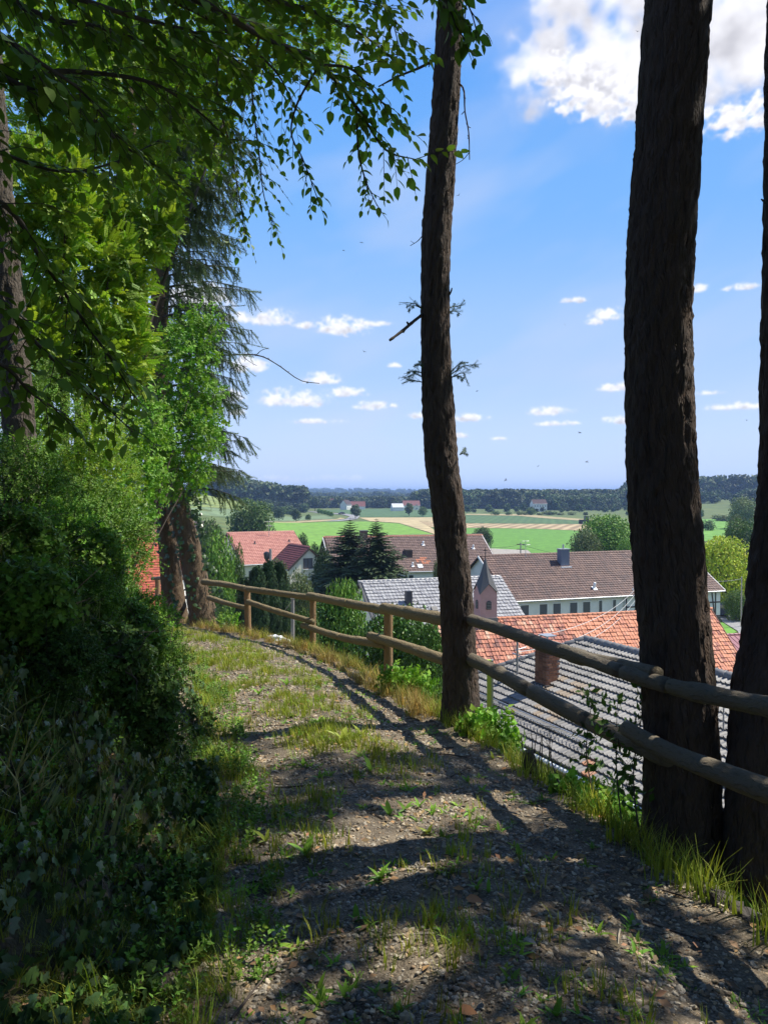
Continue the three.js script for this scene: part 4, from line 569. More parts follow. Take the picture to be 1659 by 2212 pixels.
const tones = (n, a, b, r) => Array.from({ length: n }, () => { const k = rr(a, b, r); return lin(k * rr(0.85, 1.2, r), k, k * rr(0.7, 1.1, r)); });

// a crown or shrub: blobs = [px, py, depth, rx px, ry px, how many]; gaps where the noise is low
function blobPoints(blobs, gap, seed, freq) {
  const r = rngOf(seed), out = [];
  for (const [px, py, d, wx, wy, n] of blobs) { const c = at(px, py, d), rx = wx / F * d, ry = wy / F * d, rz = Math.max(rx, ry) * 0.8; let k = 0, tries = 0; while (k < n && tries++ < n * 5) { const q = rdir(r), e = Math.pow(r(), 0.42), p = V(c.x + q.x * rx * e, c.y + q.y * ry * e, c.z + q.z * rz * e); if (fbm3(p.x * freq, p.y * freq, p.z * freq + seed, 2) < gap) continue; const h = near(p.x, p.z); if (p.z > -45 && p.y < h + 0.03) continue; out.push([p, c]); k++; } }
  return out;
}
function foliage(parent, name, blobs, geos, m, size, o = {}) {
  const { gap = -0.1, seed = 1, freq = 2.2, droop = 0.1, up = 0.35, tone = [0.7, 1.3] } = o, r = rngOf(seed + 5), pts = blobPoints(blobs, gap, seed, freq);
  geos.forEach((g, j) => { const ms = [], cs = []; pts.forEach(([p, c], k) => { if (k % geos.length !== j) return; const out = p.clone().sub(c).normalize(), al = out.clone().multiplyScalar(0.8).add(rdir(r).multiplyScalar(0.8)).add(V(0, up - droop, 0)); ms.push(basis(p, al, rdir(r).add(V(0, 0.9, 0)), size * rr(0.65, 1.35, r))); const t = rr(tone[0], tone[1], r); cs.push(lin(t * rr(0.8, 1.25, r), t, t * 0.9)); }); copies(parent, name, g, m, ms, cs); });
  return pts;
}
function stems(parent, from, blobs, n, r0, m = M.twig, seed = 3, name = 'stem') {
  const r = rngOf(seed); for (let k = 0; k < n; k++) { const b = blobs[k % blobs.length], c = at(b[0], b[1], b[2]), e = V(c.x + rr(-0.8, 0.8, r) * b[3] / F * b[2], c.y + rr(-0.3, 0.8, r) * b[4] / F * b[2], c.z + rr(-0.5, 0.5, r) * b[3] / F * b[2]), s = from.clone().add(V(rr(-0.15, 0.15, r), -0.1, rr(-0.15, 0.15, r))), mid = s.clone().lerp(e, 0.5).add(V(rr(-0.2, 0.2, r), rr(0, 0.35, r), rr(-0.2, 0.2, r))), p = smoothPts([s, mid, e], 14), g = new GB().tube(p, p.map((q, j) => lerp(r0, r0 * 0.2, j / 14)), 6);
    for (let j = 4; j < 14; j += 2) { const d = rdir(r).add(V(0, 0.4, 0)).normalize().multiplyScalar(rr(0.15, 0.5, r)), q = p[j]; g.tube([q, q.clone().addScaledVector(d, 0.5).add(V(0, 0.03, 0)), q.clone().add(d)], [r0 * 0.3, r0 * 0.2, r0 * 0.1], 4, null, false); }
    part(parent, name, g.build(), m); }
}
const leafBush = (name, label, cat, base, blobs, geos, m, size, o = {}) => { const t = thing(name, label, cat); stems(t, base, blobs, o.stems ?? 5, o.r0 ?? 0.018, M.twig, (o.seed ?? 1) + 50); foliage(t, 'foliage', blobs, geos, m, size, o); return t; };

// ---------- hornbeam over the path, its trunk left of the frame ----------
{
  const t = thing('hornbeam_tree', 'hornbeam whose leafy boughs hang over the path from the upper left', 'tree'), base = V(-3.9, near(-3.9, -2.4), -2.4), top = V(-3.3, 6.4, -3.0);
  { const p = smoothPts([base.clone().add(V(0, -0.3, 0)), V(-3.85, 2.6, -2.5), V(-3.6, 4.4, -2.8), top, V(-3.0, 9, -3.4)], 60); part(t, 'trunk', new GB().tube(p, p.map((q, k) => lerp(0.2, 0.07, k / 60)), 20, barkSkin(0.004, 9)).build(), M.greyBark); }
  const leaves = [], twigs = new GB(), r = rngOf(77);
  const bough = (list, o = {}) => {
    const pts = list.map((q) => q.isVector3 ? q : at(...q)), c = new THREE.CatmullRomCurve3(pts, false, 'centripetal'), L = c.getLength(), p = c.getPoints(40), r0 = o.r ?? 0.022;
    part(t, 'bough', new GB().tube(p, p.map((q, k) => lerp(r0, 0.003, k / 40)), 7).build(), M.twig);
    const from = o.from ?? 0.3, n = Math.round(L * (1 - from) * (o.density ?? 15) * 1.3);
    for (let k = 0; k < n; k++) {
      const f = from + (1 - from) * (k + r()) / n, q = c.getPointAt(Math.min(1, f)), tan = c.getTangentAt(Math.min(1, f)), side = V(0, 0, 0).crossVectors(tan, V(0, 1, 0)).normalize().multiplyScalar(k % 2 ? 1 : -1);
      const len = (o.len ?? 0.5) * rr(0.45, 1.1, r) * (1 - 0.35 * f), d = tan.clone().multiplyScalar(0.65).addScaledVector(side, rr(0.3, 0.9, r)).add(V(0, rr(-0.55, 0.2, r), 0)).add(rdir(r).multiplyScalar(0.3)).normalize();
      const a = q.clone().addScaledVector(d, len * 0.5).add(V(0, -0.02, 0)), e = q.clone().addScaledVector(d, len).add(V(0, -len * (o.droop ?? 0.28), 0)); twigs.tube([q, a, e], [0.0035, 0.0025, 0.0012], 3, null, false);
      const plane = V(rr(-0.35, 0.35, r), 1, rr(-0.35, 0.35, r)), m = Math.max(3, Math.round(len / 0.042));
      for (let j = 0; j < m; j++) { const u = (j + 0.6) / m, b = u < 0.5 ? q.clone().lerp(a, u * 2) : a.clone().lerp(e, u * 2 - 1), s2 = V(0, 0, 0).crossVectors(d, plane).normalize().multiplyScalar(j % 2 ? 1 : -1); const al = d.clone().multiplyScalar(0.65).addScaledVector(s2, j === m - 1 ? 0.1 : 0.85).add(V(0, rr(-0.55, 0.05, r), 0)); leaves.push([b, al, plane.clone().add(rdir(r).multiplyScalar(0.45)), (o.leaf ?? 0.075) * rr(0.45, 1.25, r)]); }
    }
  };
  const K = (y, z = -2.8) => V(-3.5, y, z);
  bough([K(5.2), [300, -60, 4.0], [450, 10, 4.1], [560, 75, 4.4], [690, 140, 4.8], [770, 230, 5.1], [835, 325, 5.3], [900, 345, 5.4]], { r: 0.03, leaf: 0.085, from: 0.35 });
  bough([K(5.6), [330, -90, 4.6], [520, -20, 5], [690, 30, 5.4], [790, 80, 5.7], [850, 130, 5.9]], { r: 0.028, leaf: 0.08, from: 0.3 });
  bough([K(4.2), [0, 158, 3.6], [150, 154, 3.9], [330, 180, 4.2], [440, 250, 4.5], [500, 310, 4.7]], { r: 0.02, from: 0.25, density: 17 });
  bough([K(4.1), [0, 165, 3.5], [180, 245, 3.9], [290, 330, 4.3], [380, 390, 4.5]], { r: 0.02, from: 0.25, density: 17 });
  bough([[690, 140, 4.8], [640, 230, 4.9], [630, 290, 5.0], [655, 345, 5.0], [690, 440, 5.1]], { r: 0.008, from: 0.45, len: 0.24, density: 17, leaf: 0.06 });
  bough([[770, 230, 5.1], [775, 330, 5.3], [790, 390, 5.3], [815, 445, 5.4]], { r: 0.008, from: 0.35, len: 0.25, density: 18, leaf: 0.062 });
  bough([[560, 75, 5.4], [545, 200, 6.4], [560, 330, 6.8], [570, 420, 7], [588, 480, 7]], { r: 0.01, from: 0.25, len: 0.4, density: 15, leaf: 0.065, droop: 0.5 });
  bough([[480, 60, 5.6], [470, 200, 6.2], [500, 330, 6.8], [520, 440, 7.2], [530, 510, 7.2]], { r: 0.01, from: 0.2, len: 0.45, density: 13, leaf: 0.07, droop: 0.5 });
  bough([[690, 140, 4.8], [760, 150, 4.9], [820, 215, 5.0], [860, 262, 5.1]], { r: 0.01, from: 0.1, len: 0.35, density: 18, leaf: 0.085 });
  bough([K(6.0), [150, -80, 4.5], [330, -20, 4.8], [480, 60, 5.1], [600, 160, 5.5], [640, 240, 5.6]], { r: 0.024, from: 0.25, density: 17 });
  bough([K(5.0), [60, 20, 3.8], [220, 60, 4.1], [350, 110, 4.4], [430, 180, 4.7]], { r: 0.022, from: 0.2, density: 18 });
  bough([K(5.5), [-20, -60, 3.4], [150, -10, 3.6], [300, 40, 3.9], [420, 70, 4.2], [520, 130, 4.6]], { r: 0.022, from: 0.2, density: 16, leaf: 0.08 });
  bough([K(5.8), [200, -120, 5.2], [420, -60, 5.6], [600, -20, 6], [760, 0, 6.3], [860, 20, 6.5]], { r: 0.022, from: 0.25, density: 14 });
  bough([K(3.6), [0, 330, 4.4], [130, 370, 4.6], [250, 350, 4.9], [350, 300, 5.2]], { r: 0.014, from: 0.2, density: 15 });
  bough([K(4.6), [-20, 60, 3.2], [80, 130, 3.3], [180, 200, 3.5], [260, 300, 3.7]], { r: 0.016, from: 0.2, density: 16, leaf: 0.085 });
  bough([K(3.2), [-10, 430, 3.5], [90, 560, 3.9], [180, 690, 4.2], [250, 790, 4.4], [292, 860, 4.5]], { r: 0.016, from: 0.2, density: 15, leaf: 0.085, len: 0.4 });
  bough([K(2.9), [-10, 640, 3.4], [60, 720, 3.6], [140, 800, 3.9], [210, 860, 4.1], [290, 935, 4.3]], { r: 0.014, from: 0.15, density: 15, leaf: 0.085, len: 0.38 });
  bough([K(2.6), [-10, 780, 3.3], [70, 850, 3.5], [150, 900, 3.8]], { r: 0.012, from: 0.15, density: 13, leaf: 0.08, len: 0.35 });
  bough([K(6.6), [500, -220, 3.6], [760, -160, 3.8], [900, -90, 4.0], [955, -20, 4.1], [985, 55, 4.15], [1010, 95, 4.2]], { r: 0.014, from: 0.62, density: 20, len: 0.28, leaf: 0.085 });
  bough([[930, -60, 4.0], [985, -30, 4.0], [1015, 20, 4.1], [1030, 70, 4.1]], { r: 0.006, from: 0.3, density: 16, len: 0.2, leaf: 0.08 });
  bough([K(6.2), [560, -180, 5], [700, -120, 5.2], [800, -40, 5.4], [842, 30, 5.5], [862, 100, 5.6]], { r: 0.014, from: 0.3, density: 16, leaf: 0.08 });
  const tw = part(t, 'twigs', twigs.build(), M.twig); tw.userData.kind = 'stuff';
  const shown = leaves.map((l) => { const v = view(l[0]); return [inFrame(l[0]) ? l[3] / v[2] : 0, l]; }).sort((a, b) => b[0] - a[0]);
  shown.slice(0, 300).forEach(([, l], k) => { const m = part(t, 'leaf', G.beech, k % 4 ? M.hornbeam : M.hornbeamPale); basis(...l).decompose(m.position, m.quaternion, m.scale); });
  const rest = shown.slice(300).map((x) => x[1]); copies(t, 'leaves', G.beech, M.hornbeam, rest.map((l) => basis(...l)), rest.map(() => { const k = rr(0.75, 1.45, r); return lin(k * rr(0.9, 1.3, r), k, k * 0.9); }));
}
// ---------- larch boughs ----------
{
  const larchTwig = (() => { const g = new GB(), r = rngOf(31); g.tube([V(0, 0, 0), V(0.02, 0.5, 0.01), V(0, 1, 0)], [0.008, 0.006, 0.003], 3, null, false); for (let k = 0; k < 22; k++) { const y = 0.04 + k / 23, c = V(0, y, 0); for (let j = 0; j < 5; j++) { const d = rdir(r).add(V(0, 0.5, 0)).normalize().multiplyScalar(0.06 + r() * 0.035), s = V(d.z, 0.02, -d.x).normalize().multiplyScalar(0.009), q = [c.clone().sub(s), c.clone().add(s), c.clone().add(d)].map((p) => g.v(p.x, p.y, p.z)); g.tri(...q); } } return g.build(); })();
  const r = rngOf(5), run = (tree, list) => {
    const ms = [], cs = [], tw = new GB();
    for (const [a, b, d, d2, n, len] of list) {
      const p0 = at(a[0], a[1], d), p1 = at(b[0], b[1], d2), mid = p0.clone().lerp(p1, 0.5).add(V(0, p0.distanceTo(p1) * 0.08, 0)), c = new THREE.CatmullRomCurve3([p0, mid, p1]), p = c.getPoints(14);
      part(tree, 'branch', new GB().tube(p, p.map((q, k) => lerp(0.028, 0.004, k / 14)), 5).build(), M.twig);
      for (let k = 0; k < n; k++) { const f = 0.12 + 0.88 * r(), q = c.getPoint(f), t = c.getTangent(f), dir = t.clone().multiplyScalar(0.6).add(rdir(r).multiplyScalar(0.6)).add(V(0, -0.5 - 1.1 * r(), 0)); ms.push(basis(q, dir, rdir(r), len * rr(0.5, 1.15, r), 0.75, 0.75)); const e = rr(0.7, 1.35, r); cs.push(lin(e, e, e * rr(0.8, 1.1, r))); }
    }
    copies(tree, 'needle_sprays', larchTwig, M.needle, ms, cs);
  };
  const right = [], left = [];
  for (let y = 1065; y > 60; y -= 21) { const k = (1065 - y) / 1000, reach = 75 + 70 * Math.sin(k * 3.0 + 0.4) + rr(-28, 34, r), tx = lerp(372, 300, k); right.push([[tx + 8, y], [tx + reach + 30, y + rr(-30, 22, r)], 18.9, 18.9 + rr(-1.6, 1.2, r), 46, 0.55]); if (y < 900) right.push([[tx, y], [tx + reach * 0.8, y + rr(-16, 40, r)], 18.9, 17.3, 30, 0.6]); }
  for (let y = 430; y > 30; y -= 24) right.push([[325, y], [rr(420, 540, r), y + rr(10, 80, r)], 18.7, rr(16.5, 18.5, r), 52, 0.85]);
  for (let y = 1000; y > 60; y -= 34) left.push([[lerp(345, 285, (1000 - y) / 900), y], [lerp(345, 285, (1000 - y) / 900) - rr(30, 90, r), y + rr(0, 40, r)], 19.4, 19.4 + rr(-1, 1, r), 34, 0.5]);
  run(T.l1, right); run(T.l2, left);
  stick(T.l1, 'dead_branch', [[430, 770], [490, 767], [560, 768], [600, 788], [650, 822], [690, 828]], 18.5, 0.022, 0.008, M.twig, 17.2, 20); stick(T.l1, 'dead_branch', [[552, 769], [565, 757], [580, 752]], 17.9, 0.01, 0.006, M.twig, 17.8, 4); stick(T.l1, 'dead_branch', [[525, 767], [535, 778], [555, 790]], 18, 0.009, 0.005, M.twig, 17.9, 4); stick(T.l1, 'dead_branch', [[400, 560], [440, 570], [492, 592]], 18.5, 0.016, 0.007, M.twig, 17.9, 6);
  for (const [tree, cols, rad0] of [[T.l1, [[455, 1330], [448, 1300], [434, 1250], [420, 1190], [402, 1120], [385, 1075]], 34], [T.l2, [[405, 1330], [398, 1280], [390, 1210], [366, 1150], [356, 1100], [344, 1060]], 30]]) {   // ivy on the trunks
    const ms = [], cs = []; cols.forEach(([px, py]) => { for (let k = 0; k < 60; k++) { const e0 = r() < 0.75 ? rr(0.55, 1.0, r) : rr(-1.05, -0.7, r), p = at(px + e0 * rad0, py + rr(-40, 40, r), 18.85 + rr(-0.3, 0.1, r)); ms.push(basis(p, V(rr(-0.6, 0.6, r), -0.6, 0.3), V(rr(-0.4, 0.8, r), 0.4, 1), rr(0.06, 0.13, r))); const e = rr(0.6, 1.4, r); cs.push(lin(e, e, e)); } }); copies(tree, 'ivy', ivyShape, M.ivy, ms, cs);
  }
}
// ---------- thicket on the bank ----------
{
  const g = (px, py, d) => { const p = at(px, py, d); p.y = near(p.x, p.z); return p; };
  leafBush('rowan_tree', 'bright yellow green tree with feathery leaves filling the upper left', 'tree', g(150, 1100, 12.5), [[170, 600, 13, 150, 190, 2300], [100, 430, 12, 110, 120, 1300], [265, 520, 14, 70, 130, 800], [215, 770, 13, 120, 110, 1200], [320, 470, 13.5, 70, 90, 550], [60, 760, 12, 80, 120, 900], [330, 250, 15, 170, 150, 1500], [130, 250, 14, 160, 140, 1300], [380, 80, 15, 200, 110, 1300], [120, 80, 13, 170, 120, 1000], [640, 60, 15, 130, 80, 700]], G.row, M.rowan, 0.21, { seed: 3, stems: 11, r0: 0.05, gap: 0.0, freq: 1.5, tone: [0.55, 1.3] });
  leafBush('maple_tree', 'slim young tree with vivid green leaves in front of the larches', 'tree', g(258, 1290, 14.5), [[390, 800, 16.8, 75, 100, 650], [395, 960, 16.8, 85, 90, 750], [430, 720, 17, 55, 60, 260], [310, 930, 15, 60, 90, 450], [290, 1040, 14.5, 70, 75, 480], [440, 880, 17, 50, 80, 300], [380, 1035, 16.8, 75, 45, 400], [320, 1125, 15.5, 35, 25, 70]], G.map, M.maple, 0.2, { seed: 8, stems: 8, r0: 0.02, gap: -0.12, tone: [0.75, 1.35] });
  const B = [
    ['dense leafy hawthorn on the bank below the shaggy left trunk', 9, [[170, 1180, 9, 150, 140, 1700]], 'haw', 'hawthorn', 0.14],
    ['hawthorn cut by the left edge above the ivy bank', 7, [[40, 1090, 7, 110, 140, 1300]], 'haw', 'hawthorn', 0.12],
    ['light green shrub between the hawthorn and the larches', 12, [[205, 1050, 12, 100, 110, 1200], [215, 950, 12, 90, 80, 700]], 'fine', 'rowan', 0.15],
    ['tall pale shrub behind the thicket at left', 12.5, [[120, 980, 12.5, 140, 120, 1500]], 'haw', 'rowan', 0.17],
    ['low bright shrub at the bend beside the path', 12, [[300, 1345, 12, 50, 45, 600], [250, 1290, 12, 40, 45, 350]], 'haw', 'maple', 0.13],
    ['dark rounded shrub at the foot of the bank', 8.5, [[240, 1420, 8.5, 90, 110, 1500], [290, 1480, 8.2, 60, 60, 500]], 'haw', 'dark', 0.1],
    ['mid green shrub under the feathery tree', 10, [[60, 900, 10, 100, 130, 1000]], 'fine', 'hawthorn', 0.15],
    ['spindly shrub before the red barn roof', 11, [[225, 1190, 10.5, 45, 120, 420], [300, 1200, 14, 60, 60, 90]], 'haw', 'maple', 0.12],
    ['leafy bramble hanging over the ivy at the left edge', 5.2, [[30, 1330, 5.2, 110, 90, 900]], 'haw', 'hawthorn', 0.085],
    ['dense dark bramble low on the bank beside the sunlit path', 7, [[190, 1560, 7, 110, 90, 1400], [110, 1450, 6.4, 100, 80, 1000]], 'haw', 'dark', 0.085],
    ['bright leafy shrub midway up the bank', 8, [[150, 1280, 8.4, 110, 90, 1300]], 'haw', 'maple', 0.12],
    ['glossy shrub on the bank above the ivy', 7, [[110, 1270, 7, 110, 90, 1000], [210, 1300, 7.6, 80, 80, 700]], 'fine', 'hawthorn', 0.11],
  ];
  B.forEach(([label, d, blobs, k, m, s], j) => { const b = blobs[0]; leafBush('shrub', label, 'shrub', g(b[0], b[1] + b[4], b[2]), blobs, G[k], M[m], s, { seed: 20 + j * 3, gap: -0.04, freq: 2.6, tone: [0.5, 1.4], stems: 6, r0: 0.012 }); });
}
// shrubs rooted on the face of the bank, one against the other
{
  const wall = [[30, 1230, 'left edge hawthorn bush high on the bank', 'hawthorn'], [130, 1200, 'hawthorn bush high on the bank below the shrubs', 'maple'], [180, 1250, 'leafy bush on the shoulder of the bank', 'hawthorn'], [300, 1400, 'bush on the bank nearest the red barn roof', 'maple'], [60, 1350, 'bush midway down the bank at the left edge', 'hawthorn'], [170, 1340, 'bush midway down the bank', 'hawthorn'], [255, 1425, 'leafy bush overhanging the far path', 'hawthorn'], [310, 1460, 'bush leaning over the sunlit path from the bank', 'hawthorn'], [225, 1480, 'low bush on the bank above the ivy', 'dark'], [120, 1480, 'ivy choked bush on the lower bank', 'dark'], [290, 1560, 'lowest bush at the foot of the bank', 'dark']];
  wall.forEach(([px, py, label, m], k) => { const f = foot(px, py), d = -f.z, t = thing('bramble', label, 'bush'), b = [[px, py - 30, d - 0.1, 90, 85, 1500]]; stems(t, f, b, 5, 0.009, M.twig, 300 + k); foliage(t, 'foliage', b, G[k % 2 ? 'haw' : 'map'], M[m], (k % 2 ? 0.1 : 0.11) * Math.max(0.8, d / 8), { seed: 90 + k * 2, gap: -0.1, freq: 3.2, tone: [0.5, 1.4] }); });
}

// ---------- trees of the village and the valley ----------
// crown of many small bent leaf faces on overlapping lobes, 1 high and about 1 wide, base at 0
function crownShape(seed, n, size, o = {}) {
  const { lobes = 9, wide = 0.5, low = 0.3, pointed = 0, from = 0.12 } = o, r = rngOf(seed), L = [], g = new GB(true);
  for (let k = 0; k < lobes; k++) { const y = low + (0.86 - low) * (k + 0.5) / lobes, w = wide * Math.sqrt(Math.max(0.08, 1 - Math.pow((y - 0.48) / 0.52, 2))) * (1 - pointed * y), a = k * 2.4 + r(); const q = w * rr(0.25, 0.7, r); L.push([Math.cos(a) * q, y, Math.sin(a) * q, (w - q * 0.55) * rr(0.75, 1.1, r)]); }
  L.push([0, 0.55, 0, wide * 0.75]);
  let k = 0, tries = 0;
  while (k < n && tries++ < n * 6) {
    const l = L[Math.floor(r() * L.length)], d = rdir(r), e = l[3] * Math.pow(r(), 0.3), p = V(l[0] + d.x * e, l[1] + d.y * e * 0.85, l[2] + d.z * e);
    if (p.y < from || n3(p.x * 7 + seed, p.y * 7, p.z * 7) < -0.42) continue; k++;
    const nn = d.clone().multiplyScalar(0.7).add(rdir(r).multiplyScalar(0.8)).add(V(0, 0.3, 0)).normalize(), m = basis(p, rdir(r).add(V(0, -0.3, 0)), nn, size * rr(0.6, 1.4, r)), c0 = rr(0.62, 1.35, r), c = lin(c0 * rr(0.85, 1.25, r), c0, c0 * rr(0.7, 1, r));
    const q = [[0, -0.5, 0], [0.42, -0.05, -0.16], [0.1, 0.5, 0.04], [-0.38, 0.12, -0.14]].map((v) => { const w = V(...v).applyMatrix4(m); return g.v(w.x, w.y, w.z, 0, 0, c); }); g.tri(q[0], q[1], q[2]); g.tri(q[0], q[2], q[3]);
  }
  return g.build();
}
const vleaf = (c, t = 0.3) => leafMat(c, { vertexColors: true, transmission: t, roughness: 0.7 });
const CR = { round: crownShape(1, 1500, 0.085), tall: crownShape(2, 1500, 0.08, { wide: 0.36, pointed: 0.25 }), wide: crownShape(3, 1700, 0.09, { wide: 0.62, low: 0.22 }), bush: crownShape(4, 1200, 0.1, { wide: 0.62, low: 0.16, from: 0.0 }), fine: crownShape(5, 9000, 0.042, { wide: 0.52, lobes: 16, low: 0.16, from: 0.02 }), fine2: crownShape(6, 8000, 0.045, { wide: 0.56, lobes: 14, low: 0.2, from: 0.03 }), dense: crownShape(7, 16000, 0.036, { wide: 0.56, lobes: 20, low: 0.12, from: 0 }) };
const LM = { mid: vleaf(lin(0.085, 0.16, 0.03)), dark: vleaf(lin(0.042, 0.085, 0.025)), bright: vleaf(lin(0.13, 0.27, 0.03)), gold: vleaf(lin(0.40, 0.50, 0.03)), pale: vleaf(lin(0.16, 0.22, 0.075)), olive: vleaf(lin(0.12, 0.165, 0.06)), laurel: leafMat(lin(0.085, 0.19, 0.03), { vertexColors: true, transmission: 0.25, roughness: 0.34 }), wood: vleaf(lin(0.06, 0.095, 0.032), 0.15) };
const trunkGeo = new GB().tube([V(0, -0.05, 0), V(0.01, 0.2, 0), V(0.0, 0.45, 0.01), V(0, 0.75, 0)], [0.035, 0.026, 0.02, 0.008], 7).tube([V(0, 0.3, 0), V(0.12, 0.5, 0.03), V(0.18, 0.66, 0.04)], [0.015, 0.01, 0.004], 5).tube([V(0, 0.34, 0), V(-0.11, 0.52, -0.03), V(-0.17, 0.68, 0.02)], [0.014, 0.01, 0.004], 5).build();
function tree(px, top, base, wpx, D, kind, m, label, o = {}) {   // base: py of the foot when the foot is seen, else null
  const foot = at(px, base ?? 1200, D); foot.y = o.ground ?? ground(foot.x, foot.z); const H = at(px, top, D).y - foot.y, W = wpx / F * D, w0 = { round: 1, tall: 0.72, wide: 1.2, bush: 1.2, fine: 1.05, fine2: 1.1, dense: 1.12 }[kind];
  const t = thing(o.name ?? (kind === 'bush' ? 'bush' : 'deciduous_tree'), label, o.cat ?? (kind === 'bush' ? 'bush' : 'tree'), foot, o.group);
  const c = part(t, 'crown', CR[kind], LM[m]); c.scale.set(W / w0, H * 1.02, W / w0); c.rotation.y = px; const s = part(t, 'trunk', trunkGeo, M.farBark); s.scale.set(H * 0.8, H, H * 0.8); s.rotation.y = px * 2; return t;
}
tree(545, 1086, 1160, 88, 175, 'fine2', 'mid', 'large rounded dark green tree behind the pinkish roof');
tree(517, 1108, 1160, 30, 172, 'tall', 'dark', 'narrow dark tree touching the left of the large rounded one');
tree(603, 1098, 1127, 25, 370, 'round', 'dark', 'left one of two round field trees along the tan track');
tree(640, 1099, 1127, 22, 372, 'round', 'dark', 'right one of two round field trees along the tan track');
tree(666, 1111, 1124, 13, 390, 'round', 'mid', 'small sapling right of the two round field trees');
tree(768, 1088, 1120, 26, 425, 'tall', 'dark', 'dark tree standing by the road bend above the spruces');
tree(884, 1085, 1115, 20, 470, 'tall', 'olive', 'tall pale tree near the left side of the thin trunk');
tree(913, 1095, 1118, 20, 460, 'round', 'mid', 'round tree closest to the left side of the thin trunk');
for (let k = 0; k < 5; k++) tree(690 + k * 6.5, 1099 + k * 1.6, 1112, 11, 520 - k * 18, 'round', 'bright', ['leftmost', 'second', 'middle', 'fourth', 'rightmost'][k] + ' small bright roadside tree in the row of five by the bend', { group: 'roadside trees' });
tree(681, 1072, 1104, 26, 620, 'tall', 'dark', 'tall dark tree where the road leaves the village trees');
tree(1041, 1142, 1185, 46, 185, 'fine', 'dark', 'dark shrubby tree past the right end of the middle barn');
tree(1310, 1117, 1195, 130, 140, 'dense', 'bright', 'big bright green tree beside the maize left of the thick trunk', { ground: FLOOR });
tree(1262, 1150, 1195, 70, 132, 'fine2', 'olive', 'paler bush at the left foot of the big bright tree', { ground: FLOOR, cat: 'bush', name: 'bush' });
tree(1352, 1170, 1195, 44, 128, 'fine', 'bright', 'vivid small bush at the right foot of the big bright tree', { ground: FLOOR, cat: 'bush', name: 'bush' });
[[1147, 1102, 16], [1122, 1108, 12], [1134, 1109, 12], [1098, 1109, 11], [1166, 1111, 13], [1182, 1106, 15], [1192, 1108, 18], [1210, 1111, 14], [1234, 1109, 16], [1070, 1107, 15]].forEach(([px, top, w], k) => tree(px, top - 3, 1116, w * 1.3, 500, 'bush', k % 3 ? 'pale' : 'mid', ['third', 'fourth', 'fifth', 'second', 'sixth', 'seventh', 'eighth', 'ninth', 'rightmost', 'leftmost'][k] + ' bush from the left in the hedgerow below the lone white far house', { group: 'hedgerow bushes' }));
tree(1264, 1106, 1117, 12, 480, 'round', 'dark', 'small pollard tree left of the thick trunk at the field edge'); tree(1355, 1105, 1117, 10, 480, 'round', 'dark', 'small pollard tree touching the left side of the thick trunk');
tree(1562, 1166, 1300, 128, 92, 'dense', 'gold', 'golden green tree by the road between the two right trunks'); tree(1500, 1205, 1300, 50, 100, 'fine', 'mid', 'green tree half hidden behind the thick trunk');
tree(1612, 1132, 1290, 95, 125, 'fine2', 'mid', 'dark green tree behind the golden one'); tree(1590, 1120, 1260, 46, 150, 'fine', 'olive', 'feathery tree rising left behind the dark green one'); tree(1640, 1150, 1290, 70, 118, 'fine', 'dark', 'dark tree touching the right edge trunk');
tree(1604, 1078, 1125, 62, 300, 'fine', 'pale', 'willow with pale rounded crown on the right meadow'); tree(1628, 1085, 1125, 48, 310, 'fine2', 'dark', 'dark tree next to the pale willow');
tree(1528, 1125, 1143, 30, 290, 'bush', 'mid', 'round dark bush alone on the right meadow'); tree(1568, 1112, 1125, 64, 380, 'bush', 'pale', 'long pale bush before the willow'); tree(1512, 1100, 1113, 18, 420, 'round', 'mid', 'small round tree by the right side of the thick trunk');
tree(1590, 1280, 1322, 54, 84, 'fine', 'mid', 'garden bush behind the parked blue car', { cat: 'bush', name: 'bush' });
// gardens behind the fence
tree(470, 1172, 1300, 95, 62, 'fine', 'bright', 'bright fruit tree right of the leaning larch'); tree(510, 1195, 1290, 40, 66, 'fine2', 'mid', 'dark apple tree before the pinkish house gable'); tree(452, 1130, 1200, 70, 120, 'fine2', 'mid', 'tree beside the brown timber shed'); tree(540, 1265, 1305, 60, 88, 'bush', 'olive', 'grey green garden bush before the pinkish house'); tree(598, 1218, 1290, 60, 82, 'fine', 'olive', 'pale garden shrub below the annex roof', { cat: 'shrub', name: 'garden_shrub' }); tree(650, 1250, 1320, 75, 60, 'fine2', 'olive', 'yellowish garden shrub right of the thuja', { cat: 'shrub', name: 'garden_shrub' }); tree(700, 1190, 1290, 55, 78, 'fine', 'dark', 'dark round yew left of the spruces', { cat: 'tree' });
tree(655, 1160, 1190, 30, 118, 'fine', 'dark', 'dark tree in the gap right of the pinkish house'); tree(680, 1180, 1200, 24, 112, 'fine', 'dark', 'dark tree touching the left of the barn gable'); tree(944, 1218, 1260, 22, 85, 'fine', 'olive', 'small tree before the barn wall by the thin trunk'); tree(430, 1245, 1310, 60, 70, 'bush', 'mid', 'garden bush behind the larch trunks');
tree(745, 1268, 1400, 120, 34, 'dense', 'bright', 'light green shrub above the middle rails', { cat: 'shrub', name: 'garden_shrub', ground: -9 });
{ const sh = [[720, 1300, 34, 150, 'dense', 'laurel', 'glossy laurel bush behind the third fence post'], [860, 1318, 27, 170, 'dense', 'laurel', 'largest glossy laurel bush left of the thin trunk'], [920, 1352, 24, 95, 'dense', 'laurel', 'darker laurel bush touching the thin trunk'], [660, 1330, 30, 75, 'fine2', 'mid', 'small laurel bush under the lower rail near the grey pole']]; for (const [px, top, D, w, k, m, l] of sh) tree(px, top, 1450, w, D, k, m, l, { cat: 'shrub', name: 'laurel_shrub', ground: at(px, 1490, D).y - 1 }); }
